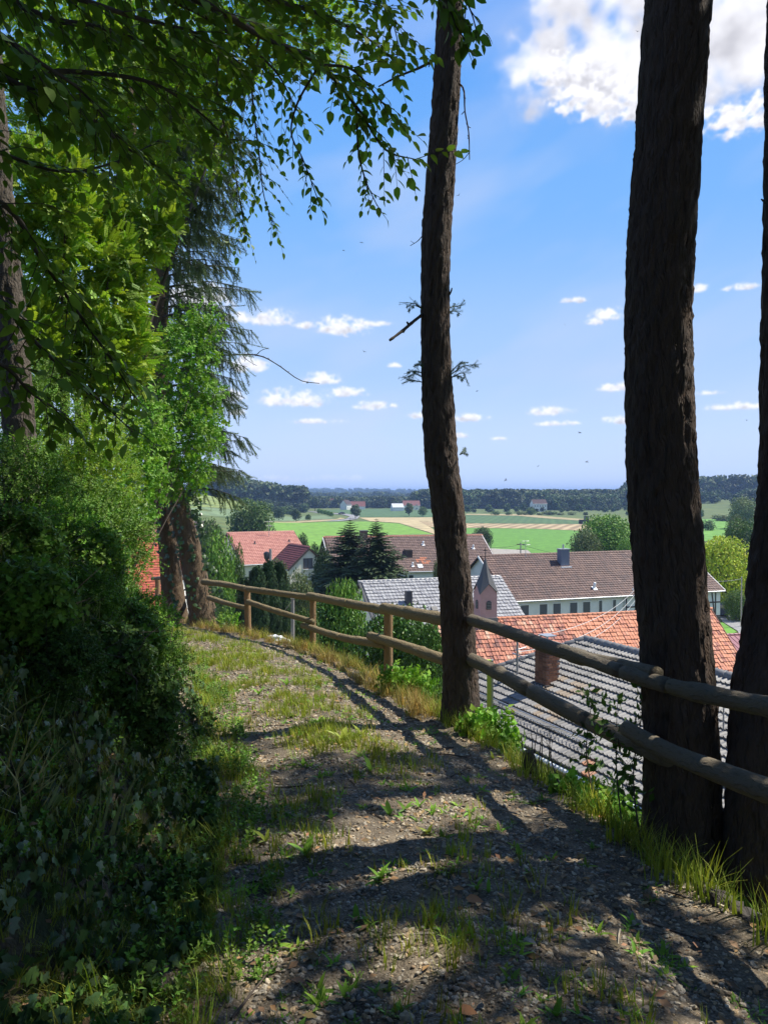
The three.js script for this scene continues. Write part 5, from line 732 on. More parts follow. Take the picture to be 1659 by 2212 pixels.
// spruces and thujas
const spruceBranch = (() => { const g = new GB(true), r = rngOf(2); for (let k = 0; k < 120; k++) { const y = Math.pow(r(), 0.8), w = 0.36 * (1 - y * 0.7), x = rr(-w, w, r), c0 = rr(0.6, 1.4, r), c = lin(c0 * rr(0.9, 1.2, r), c0, c0), l = rr(0.07, 0.15, r), d = V(x * 1.6 + rr(-0.3, 0.3, r), 0.7, rr(-0.7, 0.15, r)).normalize().multiplyScalar(l), s = V(d.y, -d.x, rr(-0.3, 0.3, r) * l).normalize().multiplyScalar(l * 0.42), p = V(x, y * 0.95, -0.22 * y * y - 0.12 * Math.abs(x)); const q = [p.clone().sub(s), p.clone().add(s), p.clone().add(d)].map((v) => g.v(v.x, v.y, v.z, 0, 0, c)); g.tri(...q); } g.tube([V(0, 0, 0), V(0, 0.9, -0.18)], [0.012, 0.004], 3, null, false); return g.build(); })();
function spruce(px, top, D, wpx, label, o = {}) {
  const f = at(px, 1300, D); f.y = o.ground ?? FLOOR; const H = at(px, top, D).y - f.y, W = wpx / F * D / 2, t = thing('spruce_tree', label, 'tree', f), ms = [], cs = [], r = rngOf(px), gap = o.gap ?? 0.34, bare0 = o.bare ?? 0.06;
  part(t, 'trunk', new GB().tube([V(0, -0.2, 0), V(0, H * 0.5, 0), V(0, H, 0)], [H * 0.014, H * 0.009, 0.012], 7).build(), M.farBark);
  for (let y = H * bare0; y < H * 0.985; y += gap * (1 - 0.45 * y / H)) { const w = W * Math.pow(1 - y / H, 0.8) * rr(0.8, 1.12, r) + 0.1, n = Math.max(4, Math.round(6 + w * 4.5)), a0 = r() * 6; for (let k = 0; k < n; k++) { const a = a0 + k / n * 6.283 + rr(-0.2, 0.2, r), d = V(Math.cos(a), rr(-0.2, 0.22, r) + 0.35 * y / H, Math.sin(a)), s = w * rr(0.75, 1.15, r); ms.push(basis(V(0, y, 0), d, V(0, 1, 0).addScaledVector(d, -d.y), s, s * 0.9, s)); const e = rr(0.75, 1.3, r); cs.push(lin(e, e, e)); } }
  const m = copies(t, 'branches', spruceBranch, M.spruceV, ms, cs); return t;
}
M.spruceV = vleaf(lin(0.05, 0.088, 0.03), 0.15); M.thujaV = vleaf(lin(0.036, 0.075, 0.026), 0.12);
spruce(757, 1118, 75, 230, 'left spruce of the pair, its sparse top above the barn roof', { gap: 0.4 }); spruce(813, 1119, 72, 240, 'right spruce of the pair with the neat pointed top', { gap: 0.36 }); spruce(850, 1235, 62, 130, 'small spruce with wide boughs before the silver grey roof', { gap: 0.36 });
spruce(705, 1185, 80, 160, 'broad dark spruce left of the tall pair', { gap: 0.3 });
{ const f = at(575, 1300, 42); let j = 0; for (const [px, top, w, l] of [[556, 1238, 62, 'left thuja column of the dark clump behind the second post'], [580, 1228, 64, 'tallest middle thuja column of the dark clump'], [604, 1232, 62, 'right thuja column of the dark clump before the garden shrubs'], [530, 1268, 34, 'small round thuja left of the dark clump']]) { const D = 42 + j++ * 0.6, p = at(px, 1380, D), g0 = Math.min(p.y, at(px, 1380, D).y) - 0.5, H = at(px, top, D).y - g0, W = w / F * D / 2, t = thing('thuja', l, 'conifer', V(p.x, g0, p.z)), r = rngOf(px), ms = [], cs = []; part(t, 'trunk', new GB().tube([V(0, -0.3, 0), V(0, H * 0.8, 0)], [0.08, 0.02], 6).build(), M.farBark); for (let k = 0; k < 900; k++) { const y = r() * H * 0.95, w0 = W * Math.sin(Math.min(1, (1 - y / H) * 1.5) * 1.57) * rr(0.45, 1, r), a = r() * 6.283; ms.push(basis(V(Math.cos(a) * w0, y, Math.sin(a) * w0), V(Math.cos(a) * 0.35, 1, Math.sin(a) * 0.35).add(rdir(r).multiplyScalar(0.25)), V(Math.cos(a), 0.2, Math.sin(a)), rr(0.4, 0.75, r))); const e = rr(0.7, 1.35, r); cs.push(lin(e, e, e)); } copies(t, 'foliage', spruceBranch, M.thujaV, ms, cs); } }
// far woods, one mass each
{
  const far = [crownShape(51, 420, 0.16, { wide: 0.42 }), crownShape(52, 420, 0.16, { wide: 0.5, low: 0.2, from: 0.02 })];
  const wood = (pts, h0, h1, m, seed, tint = [1, 1, 1]) => { const r = rngOf(seed); far.forEach((g, j) => { const ms = [], cs = []; pts.forEach(([x, z], k) => { if (k % 2 !== j) return; const h = rr(h0, h1, r); ms.push(new THREE.Matrix4().compose(V(x, valley(x, z) - 0.4, z), new THREE.Quaternion().setFromAxisAngle(V(0, 1, 0), r() * 6), V(h * rr(0.8, 1.2, r), h, h * rr(0.8, 1.2, r)))); const e = rr(0.6, 1.5, r); cs.push(lin(e * tint[0], e * tint[1], e * tint[2])); }); copies(scene, 'wood', g, LM[m], ms, cs); }); };
  const strip = (px0, px1, D0, D1, n, seed) => { const r = rngOf(seed), out = []; for (let k = 0; k < n; k++) { const D = lerp(D0, D1, r()), x = (lerp(px0, px1, r()) - 829.5) / F * D; out.push([x, -D]); } return out; };
  wood(strip(440, 650, 640, 780, 460, 1), 13, 22, 'wood', 1); wood(strip(560, 660, 560, 640, 60, 2), 4, 8, 'dark', 2); wood(strip(545, 640, 480, 520, 34, 21), 3.5, 6, 'mid', 22);
  wood(strip(640, 960, 720, 860, 420, 3), 6, 12, 'wood', 3); wood(strip(900, 1420, 690, 850, 850, 4), 11, 19, 'wood', 4); wood(strip(1180, 1330, 640, 700, 120, 5), 9, 14, 'dark', 5, [1.4, 1.3, 1]); wood(strip(1360, 1680, 760, 960, 660, 6), 15, 25, 'wood', 6); wood(strip(1000, 1400, 560, 640, 60, 7), 3, 7, 'dark', 7); wood(strip(1480, 1680, 560, 700, 50, 9), 6, 12, 'dark', 9);
  wood(strip(250, 2000, 1200, 2000, 1500, 10), 10, 18, 'wood', 10); wood(strip(-200, 2100, 2600, 4200, 3600, 11), 14, 24, 'wood', 11); wood(strip(-600, 300, 620, 900, 500, 12), 10, 18, 'wood', 12);
}
// ---------- trees to the right of the frame that shade the near path ----------
{
  const shade = (x, z, H, crown0, W, n, label, seed) => { const g = Math.max(FLOOR, near(x, z)), t = thing('pine_tree', label, 'tree', V(x, g, z)), r = rngOf(seed), ms = [], cs = []; const hh = H - g; part(t, 'trunk', new GB().tube([V(0, -0.3, 0), V(0.1, hh * 0.5, 0), V(0.05, hh, 0.1)], [0.22, 0.16, 0.03], 14, barkSkin(0.006, seed)).build(), M.pineBark);
    for (let k = 0; k < n; k++) { const y = lerp(crown0 - g, hh, Math.pow(r(), 0.9)), w = W * Math.sqrt(Math.max(0.1, 1 - Math.pow((y - (crown0 - g)) / (hh - crown0 + g), 2))), a = r() * 6.283, q = w * Math.sqrt(r()), p = V(Math.cos(a) * q, y + rr(-0.2, 0.2, r), Math.sin(a) * q); if (n3((p.x + x) * 0.7, (p.y + g) * 0.7, (p.z + z) * 0.7) < 0.08) continue; ms.push(basis(p, V(Math.cos(a), rr(-0.3, 0.3, r), Math.sin(a)), V(0, 1, 0).add(rdir(r).multiplyScalar(0.4)), rr(0.5, 0.9, r))); const e = rr(0.7, 1.3, r); cs.push(lin(e, e, e)); } copies(t, 'branches', spruceBranch, M.spruceV, ms, cs); };
  shade(5.2, -2.4, 10.5, 3.2, 2.2, 640, 'conifer outside the right edge whose crown shades the thick trunk', 301);
  shade(4.6, -0.4, 9.5, 2.6, 2.4, 800, 'conifer outside the right edge level with the viewer', 302);
  shade(6.8, -1.2, 13, 4.5, 2.6, 900, 'conifer down the slope outside the right edge', 303);
  shade(5.8, -7.0, 13, 7.4, 1.8, 300, 'conifer above and right of the frame whose sparse crown dapples the path', 305);
  shade(3.4, 1.6, 9, 2.2, 2.2, 900, 'conifer behind the viewer on the right of the path', 304);
}
// crowns of the three fence trees and of the wood behind the viewer, all above the frame
{
  const crown = (t, x, z, y0, y1, W, n, seed) => { const r = rngOf(seed), ms = [], cs = []; for (let k = 0; k < n; k++) { const f = r(), y = lerp(y0, y1, f), w = W * Math.sqrt(1 - 0.85 * f), a = r() * 6.283, q = w * Math.sqrt(r()), p = V(x + Math.cos(a) * q, y, z + Math.sin(a) * q); if (n3(p.x * 0.6 + seed, p.y * 0.6, p.z * 0.6) < -0.1 || inFrame(p, 150)) continue; ms.push(basis(p, V(Math.cos(a), rr(-0.3, 0.25, r), Math.sin(a)), V(0, 1, 0).add(rdir(r).multiplyScalar(0.4)), rr(0.6, 1.0, r))); const e = rr(0.7, 1.3, r); cs.push(lin(e, e, e)); } copies(t, 'crown', spruceBranch, M.spruceV, ms, cs); };
  crown(T.b, 0.95, -7.4, 10, 14, 2.2, 420, 41); crown(T.c, 2.1, -4.4, 8.5, 15.5, 2.6, 700, 42); crown(T.d, 2.8, -4.0, 8, 14.5, 2.4, 600, 43); crown(T.e, -4.6, -8.2, 8.5, 12, 2.4, 420, 44);
  for (const [x, z, H, W, n, label, seed] of [[-3.2, 2.2, 11, 3.2, 1100, 'conifer behind the viewer on the bank', 51], [0.8, 4.2, 12, 3, 1000, 'conifer behind the viewer in the middle of the wood', 52], [-6.5, -1.5, 12, 3, 900, 'conifer up the bank left of the frame', 53]]) { const g = near(x, z), t = thing('spruce_tree', label, 'tree', V(0, 0, 0)); part(t, 'trunk', new GB().tube([V(x, g - 0.3, z), V(x, (g + H) / 2, z), V(x, H, z)], [0.2, 0.14, 0.03], 14, barkSkin(0.008, seed)).build(), M.pineBark); crown(t, x, z, 3.2, H, W, n, seed); }
}

// ---------- plants and litter on the ground ----------
const blade = (bend, w) => { const g = new GB(); const row = [0, 0.35, 0.7, 1].map((t) => { const q = w * (1 - t * 0.92); return [g.v(-q, t * (1 - bend * t * 0.35), bend * t * t), g.v(q, t * (1 - bend * t * 0.35), bend * t * t)]; }); for (let k = 0; k < 3; k++) g.quad(row[k][0], row[k][1], row[k + 1][1], row[k + 1][0]); return g.build(); };
function tuft(n, spread, seed, w = 0.03) { const r = rngOf(seed), l = []; for (let k = 0; k < n; k++) { const a = r() * 6.283, s = rr(0.5, 1.1, r); l.push(blade(rr(0.15, 0.75, r), w).applyMatrix4(new THREE.Matrix4().compose(V(Math.cos(a) * spread * r(), 0, Math.sin(a) * spread * r()), new THREE.Quaternion().setFromAxisAngle(V(0, 1, 0), a + rr(-0.5, 0.5, r)), V(s, s, s)))); } return mergeGeometries(l); }
const TF = { lawn: tuft(9, 0.5, 1, 0.035), long: tuft(12, 0.22, 2, 0.018), weedy: mergeGeometries([tuft(5, 0.4, 3, 0.05), ...Array.from({ length: 5 }, (_, k) => leafShape(0.13, 3, 0.25, 0.45).applyMatrix4(basis(V(0, 0, 0), V(Math.cos(k * 1.37), 0.7 + 0.5 * (k % 3), Math.sin(k * 1.37)), V(0, 1, 0), 0.5 + 0.14 * (k % 4))))]) };
const put = (x, z, s, r, lean = 0.15) => new THREE.Matrix4().compose(V(x, near(x, z) - 0.01, z), new THREE.Quaternion().setFromEuler(new THREE.Euler(rr(-lean, lean, r), r() * 6.283, rr(-lean, lean, r))), V(s, s, s));
const tone = (r, a = 0.6, b = 1.4) => { const k = rr(a, b, r); return lin(k * rr(0.8, 1.25, r), k, k * rr(0.7, 1.1, r)); };
const uz = (u, z) => xf(z) - u / leanOf(z);
function spread(name, geo, m, n, seed, zr, ur, keep, size, lean) { const r = rngOf(seed), ms = [], cs = []; let tries = 0; while (ms.length < n && tries++ < n * 12) { const z = -lerp(zr[0], zr[1], Math.pow(r(), 1.25)), u = lerp(ur[0], ur[1], r()), x = uz(u, z); if (!keep(x, z, u, r)) continue; ms.push(put(x, z, size(r, u, z), r, lean)); cs.push(tone(r)); } return copies(scene, name, geo, m, ms, cs); }
const patch = (x, z, f = 0.9, o = 0) => fbm2(x * f + o, z * f - o, 3);
spread('grass', TF.lawn, M.grass, 5200, 201, [2, 20], [0.5, 2.5], (x, z, u, r) => r() < smooth(0.5, 1.5, u) * smooth(-0.25, 0.3, patch(x, z)) * (z < -5.5 ? 1 : 0.35), (r) => rr(0.05, 0.13, r));
spread('path_weeds', TF.weedy, M.weed, 900, 202, [2.2, 16], [0.3, 2.6], (x, z, u, r) => patch(x, z, 1.4, 7) > 0.05, (r) => rr(0.04, 0.1, r));
spread('verge_grass', TF.long, M.dry, 1300, 203, [7.6, 22], [-0.45, 0.42], (x, z, u, r) => r() < 0.55 + patch(x, z, 1.5), (r) => rr(0.12, 0.3, r), 0.35);
spread('verge_grass', TF.long, M.grass, 2600, 204, [2, 22], [-0.9, 0.2], (x, z, u, r) => r() < 0.5 + patch(x, z, 1.1, 4), (r) => rr(0.12, 0.3, r), 0.35);
spread('bank_grass', TF.long, M.pale, 220, 205, [2.6, 12], [2.7, 5.2], (x, z, u, r) => u > pathW(z) + 0.2 && patch(x, z, 0.9, 3) > 0.0, (r) => rr(0.2, 0.5, r), 0.5);
spread('bank_grass', TF.long, M.grass, 1600, 206, [1.6, 14], [2.3, 6], (x, z, u, r) => u > plantU(z) - 0.5 && patch(x, z, 0.9, 9) > (u < pathW(z) + 0.3 ? -0.25 : 0.12), (r) => rr(0.07, 0.22, r), 0.45);
spread('slope_plants', TF.weedy, M.weed, 1400, 207, [1.5, 24], [-3, -0.2], () => true, (r) => rr(0.12, 0.35, r), 0.3);
{ const r = rngOf(213), ms = [], cs = []; for (let k = 0; k < 12000; k++) { const z = -1.5 - 13 * Math.pow(r(), 1.3), u = plantU(z) - 0.5 + 3.2 * Math.pow(r(), 1.2), x = uz(u, z); if (patch(x, z, 1.2, 31) < (u < pathW(z) + 0.1 ? 0.0 : -0.3)) continue; ms.push(basis(V(x, near(x, z) + 0.01, z), V(rr(-0.6, 0.9, r), 1, rr(-0.6, 0.6, r)), V(rr(-1, 1, r), 0.5, rr(-1, 1, r)), rr(0.05, 0.14, r))); cs.push(tone(r, 0.5, 1.4)); } copies(scene, 'ground_cover', G.haw[0], M.hawthorn, ms, cs); }
{ const r = rngOf(217), ms = [], cs = []; for (let k = 0; k < 7500; k++) { const z = -1.2 - 3.8 * r(), u = rr(plantU(z) - 0.25, pathW(z) + 1.2, r), x = uz(u, z); if (patch(x, z, 1.5, 44) < -0.35) continue; ms.push(put(x, z, rr(0.04, 0.12, r), r, 0.5)); cs.push(tone(r, 0.4, 1.1)); } copies(scene, 'ground_cover', TF.long, M.grass, ms, cs); }
// gravel
{
  const peb = (seed) => { const g = new THREE.IcosahedronGeometry(1, 1), p = g.attributes.position; for (let k = 0; k < p.count; k++) { const v = V(p.getX(k), p.getY(k), p.getZ(k)), s = 1 + 0.3 * n3(v.x * 1.1 + seed, v.y * 1.1, v.z * 1.1); p.setXYZ(k, v.x * s, v.y * s * 0.55, v.z * s * 0.8); } g.computeVertexNormals(); return g; };
  const shapes = [peb(1), peb(9), peb(23)], stoneMat = mat(lin(0.37, 0.325, 0.255), 0.75, { map: faintOf(3, 3) }), r = rngOf(404);
  const cols = [[1, 1, 1], [0.8, 0.78, 0.75], [1.25, 1.2, 1.1], [0.55, 0.55, 0.56], [1.1, 0.9, 0.65], [0.7, 0.55, 0.42]];
  shapes.forEach((g, j) => { const ms = [], cs = []; let tries = 0; while (ms.length < 17000 && tries++ < 200000) { const z = -1.6 - 13 * Math.pow(r(), 2.1), u = rr(0.02, plantU(z) + 0.15, r), x = uz(u, z); if (r() > 0.55 + 0.9 * patch(x, z, 1.7, 12)) continue; const s = (0.0035 + 0.009 * Math.pow(r(), 2.6)) * (1 + 0.06 * -z), m = new THREE.Matrix4().compose(V(x, near(x, z) + s * 0.15, z), new THREE.Quaternion().setFromEuler(new THREE.Euler(rr(-0.5, 0.5, r), r() * 6.28, rr(-0.5, 0.5, r))), V(s * rr(0.8, 1.5, r), s, s)); ms.push(m); const c = pick(cols, r), k = rr(0.7, 1.2, r); cs.push(lin(c[0] * k, c[1] * k, c[2] * k)); } copies(scene, 'gravel', g, stoneMat, ms, cs); });
  [[713, 2019, 26, 'tan rounded stone'], [600, 2023, 42, 'long pale flat stone'], [679, 2076, 24, 'pale stone'], [758, 2151, 28, 'grey brown stone'], [879, 2203, 36, 'buff stone at the bottom edge'], [758, 2200, 22, 'small buff stone at the bottom edge'], [751, 2098, 28, 'angular grey stone'], [548, 1880, 22, 'brownish stone by the left verge'], [566, 1910, 26, 'dark flat stone by the left verge'], [1143, 2042, 32, 'light grey rounded stone'], [1274, 2108, 34, 'dark brown stone right of the middle'], [1103, 1915, 18, 'cream stone in the shade'], [1285, 2125, 26, 'grey stone beside the dark brown one'], [955, 2105, 22, 'cream angular stone'], [1480, 2080, 22, 'grey stone at lower right'], [1395, 2190, 24, 'dark stone at the lower right edge']].forEach(([px, py, w, l], k) => { const p = foot(px, py), s = w / F * -p.z / 2; const m = part(scene, numbered('stone'), shapes[k % 3], mat(lin(...[[0.34, 0.27, 0.17], [0.38, 0.33, 0.26], [0.42, 0.36, 0.27], [0.24, 0.2, 0.15]][k % 4]), 0.8, { map: faintOf(2, 2) })); m.position.copy(p).add(V(0, s * 0.25, 0)); m.scale.set(s, s * 1.0, s); m.rotation.y = k * 1.3; tag(m, l + ' lying on the gravel path', 'stone'); });
  // fallen leaves and sticks
  const litter = [], lc = []; for (let k = 0; k < 3800; k++) { const z = -1.5 - 8 * Math.pow(r(), 1.6), u = rr(-0.2, 5, r), x = uz(u, z); litter.push(basis(V(x, near(x, z) + 0.012, z), V(rr(-1, 1, r), rr(-0.1, 0.3, r), rr(-1, 1, r)), V(rr(-0.5, 0.5, r), 1, rr(-0.5, 0.5, r)), rr(0.02, 0.06, r))); lc.push(tone(r, 0.5, 1.5)); } copies(scene, 'leaf_litter', G.small, M.deadLeaf, litter, lc);
  for (let k = 0; k < 46; k++) { const z = -2.1 - 5.5 * Math.pow(r(), 1.4), u = rr(0.2, 3, r), x = uz(u, z), a = r() * 6.28, l = rr(0.08, 0.34, r), p = [0, 0.5, 1].map((t) => { const xx = x + Math.cos(a) * l * t + (t === 0.5 ? rr(-0.02, 0.02, r) : 0), zz = z + Math.sin(a) * l * t; return V(xx, near(xx, zz) + 0.008, zz); }), m = part(scene, numbered('fallen_twig'), new GB().tube(smoothPts(p, 6), Array(7).fill(0).map((q, j) => lerp(0.006, 0.003, j / 6)), 5).build(), k % 3 ? M.twig : mat(lin(0.3, 0.26, 0.2), 0.9)); tag(m, 'thin fallen twig lying on the gravel path', 'twig', 'twigs on the path'); }
  [[1025, 1950, 24], [1300, 1610, 10], [1010, 2195, 26]].forEach(([px, py, w], k) => { const p = foot(px, py), m = part(scene, numbered('dead_leaf'), G.beech, mat(lin(0.45, 0.2, 0.08), 0.8, { side: THREE.DoubleSide })), s = w / F * -p.z * 1.6; basis(p.add(V(-s / 2, 0.02, 0)), V(1, 0.1, 0.3), V(0.1, 1, 0.4), s).decompose(m.position, m.quaternion, m.scale); tag(m, ['orange brown dead leaf in the sun patch right of the middle', 'small brown dead leaf by the thin trunk', 'orange dead leaf at the bottom edge'][k], 'leaf'); });
}
// broad leaved weeds on the path, each with its leaves
{
  const lf = leafShape(0.13, 5, 0.25, 0.5, 0.12), lf2 = leafShape(0.2, 4, 0.2, 0.35, 0.08), r = rngOf(606);
  const spots = [[740, 1602, 40], [800, 1668, 44], [690, 1682, 30], [655, 1655, 34], [780, 1590, 26], [875, 1752, 36], [840, 1760, 30], [905, 1745, 26], [575, 1820, 40], [660, 1850, 44], [820, 1905, 42], [935, 1760, 34], [925, 1800, 32], [1055, 1930, 30], [1030, 1925, 32], [1120, 1850, 26], [1110, 1830, 28], [795, 2010, 46], [770, 1990, 40], [745, 2160, 36], [840, 2140, 40], [1200, 2200, 44], [1250, 2195, 40], [1140, 1890, 24], [1090, 2100, 34], [620, 1480, 22], [560, 1500, 22], [690, 1560, 26], [520, 1560, 26], [600, 1740, 26], [715, 1770, 22], [470, 1820, 30], [1065, 1640, 30], [1010, 1690, 22], [880, 1870, 22], [985, 1870, 26], [1290, 1730, 44], [1240, 1750, 30], [1330, 1765, 34], [1210, 1700, 30], [430, 1960, 30], [540, 2060, 26], [1390, 1820, 26]];
  spots.forEach(([px, py, w], k) => { const p = foot(px, py), s = w / F * -p.z, t = thing('weed', 'small broad leaved weed growing through the gravel', 'weed', p.add(V(0, -0.004, 0)), 'weeds on the path'), n = 3 + Math.floor(r() * 4); for (let j = 0; j < n; j++) { const a = j / n * 6.283 + r(), m = part(t, 'leaf', k % 3 ? lf : lf2, k % 4 ? M.weed : M.grass); basis(V(0, 0, 0), V(Math.cos(a), rr(0.9, 2.6, r), Math.sin(a)), V(-Math.cos(a) * 0.6, 1, -Math.sin(a) * 0.6), s * rr(0.6, 1.15, r)).decompose(m.position, m.quaternion, m.scale); } });
}
// ivy carpet of the bank
{
  const t = thing('ivy', 'ivy carpet hanging down the steep bank at lower left', 'ivy'), r = rngOf(707), all = [];
  for (let k = 0; k < 46000; k++) { const z = -1.6 - 11 * Math.pow(r(), 1.35), u = plantU(z) - 0.2 + 3.4 * Math.pow(r(), 1.2), x = uz(u, z); if (patch(x, z, 0.8, 21) < (u < pathW(z) + 0.15 ? (z > -4.4 && u > PATH ? -0.45 : -0.1) : -0.7)) continue; const h = near(x, z), e = 0.05, nx = (near(x - e, z) - near(x + e, z)) / (2 * e), nz = (near(x, z - e) - near(x, z + e)) / (2 * e), n = V(nx, 1, nz).normalize(), p = V(x, h, z).addScaledVector(n, 0.015 + 0.1 * r() * r()); all.push([p, V(rr(-0.6, 0.6, r), -0.7, rr(-0.6, 0.6, r)).addScaledVector(n, -0.2), n.clone().multiplyScalar(1.2).add(rdir(r).multiplyScalar(0.55)), rr(0.03, 0.068, r)]); }
  const vine = new GB(); for (let k = 0; k < 60; k++) { const z0 = -2 - 8 * r(), p = []; for (let j = 0; j < 8; j++) { const u = pathW(z0) + 2.2 - j * 0.28, z = z0 + 0.12 * Math.sin(j * 1.3 + k), x = uz(u, z); p.push(V(x, near(x, z) + 0.02, z)); } vine.tube(smoothPts(p, 20), Array(21).fill(0.004), 4, null, false); } const vm = part(t, 'vines', vine.build(), M.twig); vm.userData.kind = 'stuff';
  const s = all.map((l) => [inFrame(l[0]) ? l[3] / -l[0].z : 0, l]).sort((a, b) => b[0] - a[0]);
  s.slice(0, 300).forEach(([, l], k) => { const m = part(t, 'leaf', ivyShape, k % 3 ? M.ivy : M.ivyPale); basis(...l).decompose(m.position, m.quaternion, m.scale); });
  const rest = s.slice(300).map((q) => q[1]); copies(t, 'leaves', ivyShape, M.ivy, rest.map((l) => basis(...l)), rest.map(() => tone(r, 0.6, 1.7)));
}
// plants on the outer edge of the path
{
  const W = (label, px, py, d, w, h, n, m, k, s, seed) => {
    const t = thing('edge_plant', label, 'plant'), r = rngOf(seed), geo = [[], []], ms = [], cs = [], c = at(px, py, d), q = d / F, gg = new GB();
    for (let j = 0; j < n / 6; j++) { const x = c.x + rr(-1, 1, r) * w * q, z = c.z + rr(-0.5, 0.5, r) * w * q, y = near(x, z), top = Math.max(y + 0.06, c.y + rr(-0.3, 1, r) * h * q), e = V(x + rr(-0.06, 0.06, r), top, z + rr(-0.06, 0.06, r)); gg.tube([V(x, y - 0.03, z), e], [0.003, 0.0015], 4, null, false); for (let i = 0; i < 6; i++) { const f = rr(0.25, 1, r); ms.push(basis(V(lerp(x, e.x, f), lerp(y, top, f), lerp(z, e.z, f)), rdir(r).add(V(0, 0.35, 0)), V(0, 1, 0).add(rdir(r).multiplyScalar(0.7)), s * rr(0.5, 1, r))); cs.push(tone(r)); } }
    part(t, 'stems', gg.build(), M.weed); copies(t, 'leaves', G[k][0], M[m], ms, cs);
  };
  W('vivid green plant right of the thin trunk foot', 1060, 1590, 6.9, 42, 46, 300, 'weed', 'map', 0.2, 401); W('sunlit green plant on the edge before the grey roof', 1270, 1745, 5.3, 60, 50, 420, 'weed', 'map', 0.16, 402); W('leafy sprawl beside the foot of the thick trunk', 1330, 1790, 4.9, 60, 44, 420, 'maple', 'map', 0.13, 403); W('yellow green nettles between the fourth post and the thin trunk', 880, 1480, 9.2, 42, 36, 300, 'weed', 'map', 0.2, 404); W('pale leafy plant behind the fourth post', 905, 1470, 9.8, 50, 30, 160, 'maple', 'haw', 0.13, 405); W('sapling tuft on the slope behind the thin trunk', 925, 1500, 9, 22, 40, 90, 'hawthorn', 'haw', 0.12, 406); W('bright weeds by the second fence post', 500, 1335, 17.5, 26, 16, 70, 'weed', 'map', 0.16, 407);
  for (const [px, py, h, label, seed] of [[1290, 1690, 190, 'thin shrub stems before the grey roof left of the thick trunk', 1], [1385, 1720, 210, 'leafy shrub stem touching the thick trunk', 2], [1345, 1730, 200, 'thin shrub stem nearest the doubled rails', 3], [1215, 1660, 90, 'short leafless stem beside the stump', 4]]) {
    const t = thing('sapling', label, 'shrub'), r = rngOf(seed * 91), b = foot(px, py + 40), e = at(px + rr(-50, 10, r), py - h, -b.z + 0.4), p = smoothPts([b, b.clone().lerp(e, 0.5).add(V(rr(-0.06, 0.06, r), 0, 0)), e], 16), ms = [], gg = new GB().tube(p, p.map((q, k) => lerp(0.006, 0.002, k / 16)), 5);
    for (let k = 5; k < 17; k++) for (let j = 0; j < 2; j++) { const d = rdir(r).add(V(0, 0.5, 0)).normalize().multiplyScalar(rr(0.05, 0.2, r)), q = p[k].clone().add(d); gg.tube([p[k], q], [0.002, 0.001], 3, null, false); if (seed < 4) for (let i = 0; i < 4; i++) ms.push(basis(p[k].clone().lerp(q, rr(0.3, 1, r)), rdir(r), rdir(r), rr(0.04, 0.075, r))); } part(t, 'stem', gg.build(), M.twig); if (ms.length) copies(t, 'leaves', G.small, M.dark, ms);
  }
  const bl = thing('grass_tussock', 'long arching grass tussock before the foot of the thick trunk', 'grass'), r = rngOf(71); for (const [px, py] of [[1420, 1905], [1470, 1925], [1530, 1940], [1570, 1970]]) { const p = foot(px, py), m = part(bl, 'blades', TF.long, M.grass); m.position.copy(p); m.scale.setScalar(rr(0.22, 0.32, r)); m.rotation.y = px; }
  const st = thing('tree_stump', 'short charred looking stump at the path edge before the grey roof', 'stump'), sp = foot(1147, 1636), sk = -sp.z / F, sp2 = [0, 0.4, 0.8, 1].map((k) => V(sp.x - 6 * sk * k, sp.y - 45 * sk + 96 * sk * k, sp.z)); part(st, 'trunk', new GB().tube(sp2, [19, 16, 14, 10].map((w) => w * sk), 14, barkSkin(0.006, 5, 3)).build(), M.pineBark); for (let k = 0; k < 7; k++) { const q = sp2[3].clone().add(V(rr(-12, 45, r) * sk, 0, rr(-10, 10, r) * sk)); part(st, 'twig', new GB().tube([q.clone().add(V(0, -60 * sk, 0)), q.clone().add(V(rr(-14, 14, r) * sk, rr(10, 50, r) * sk, 0))], [1.6 * sk, 0.8 * sk], 4).build(), M.twig); }
}
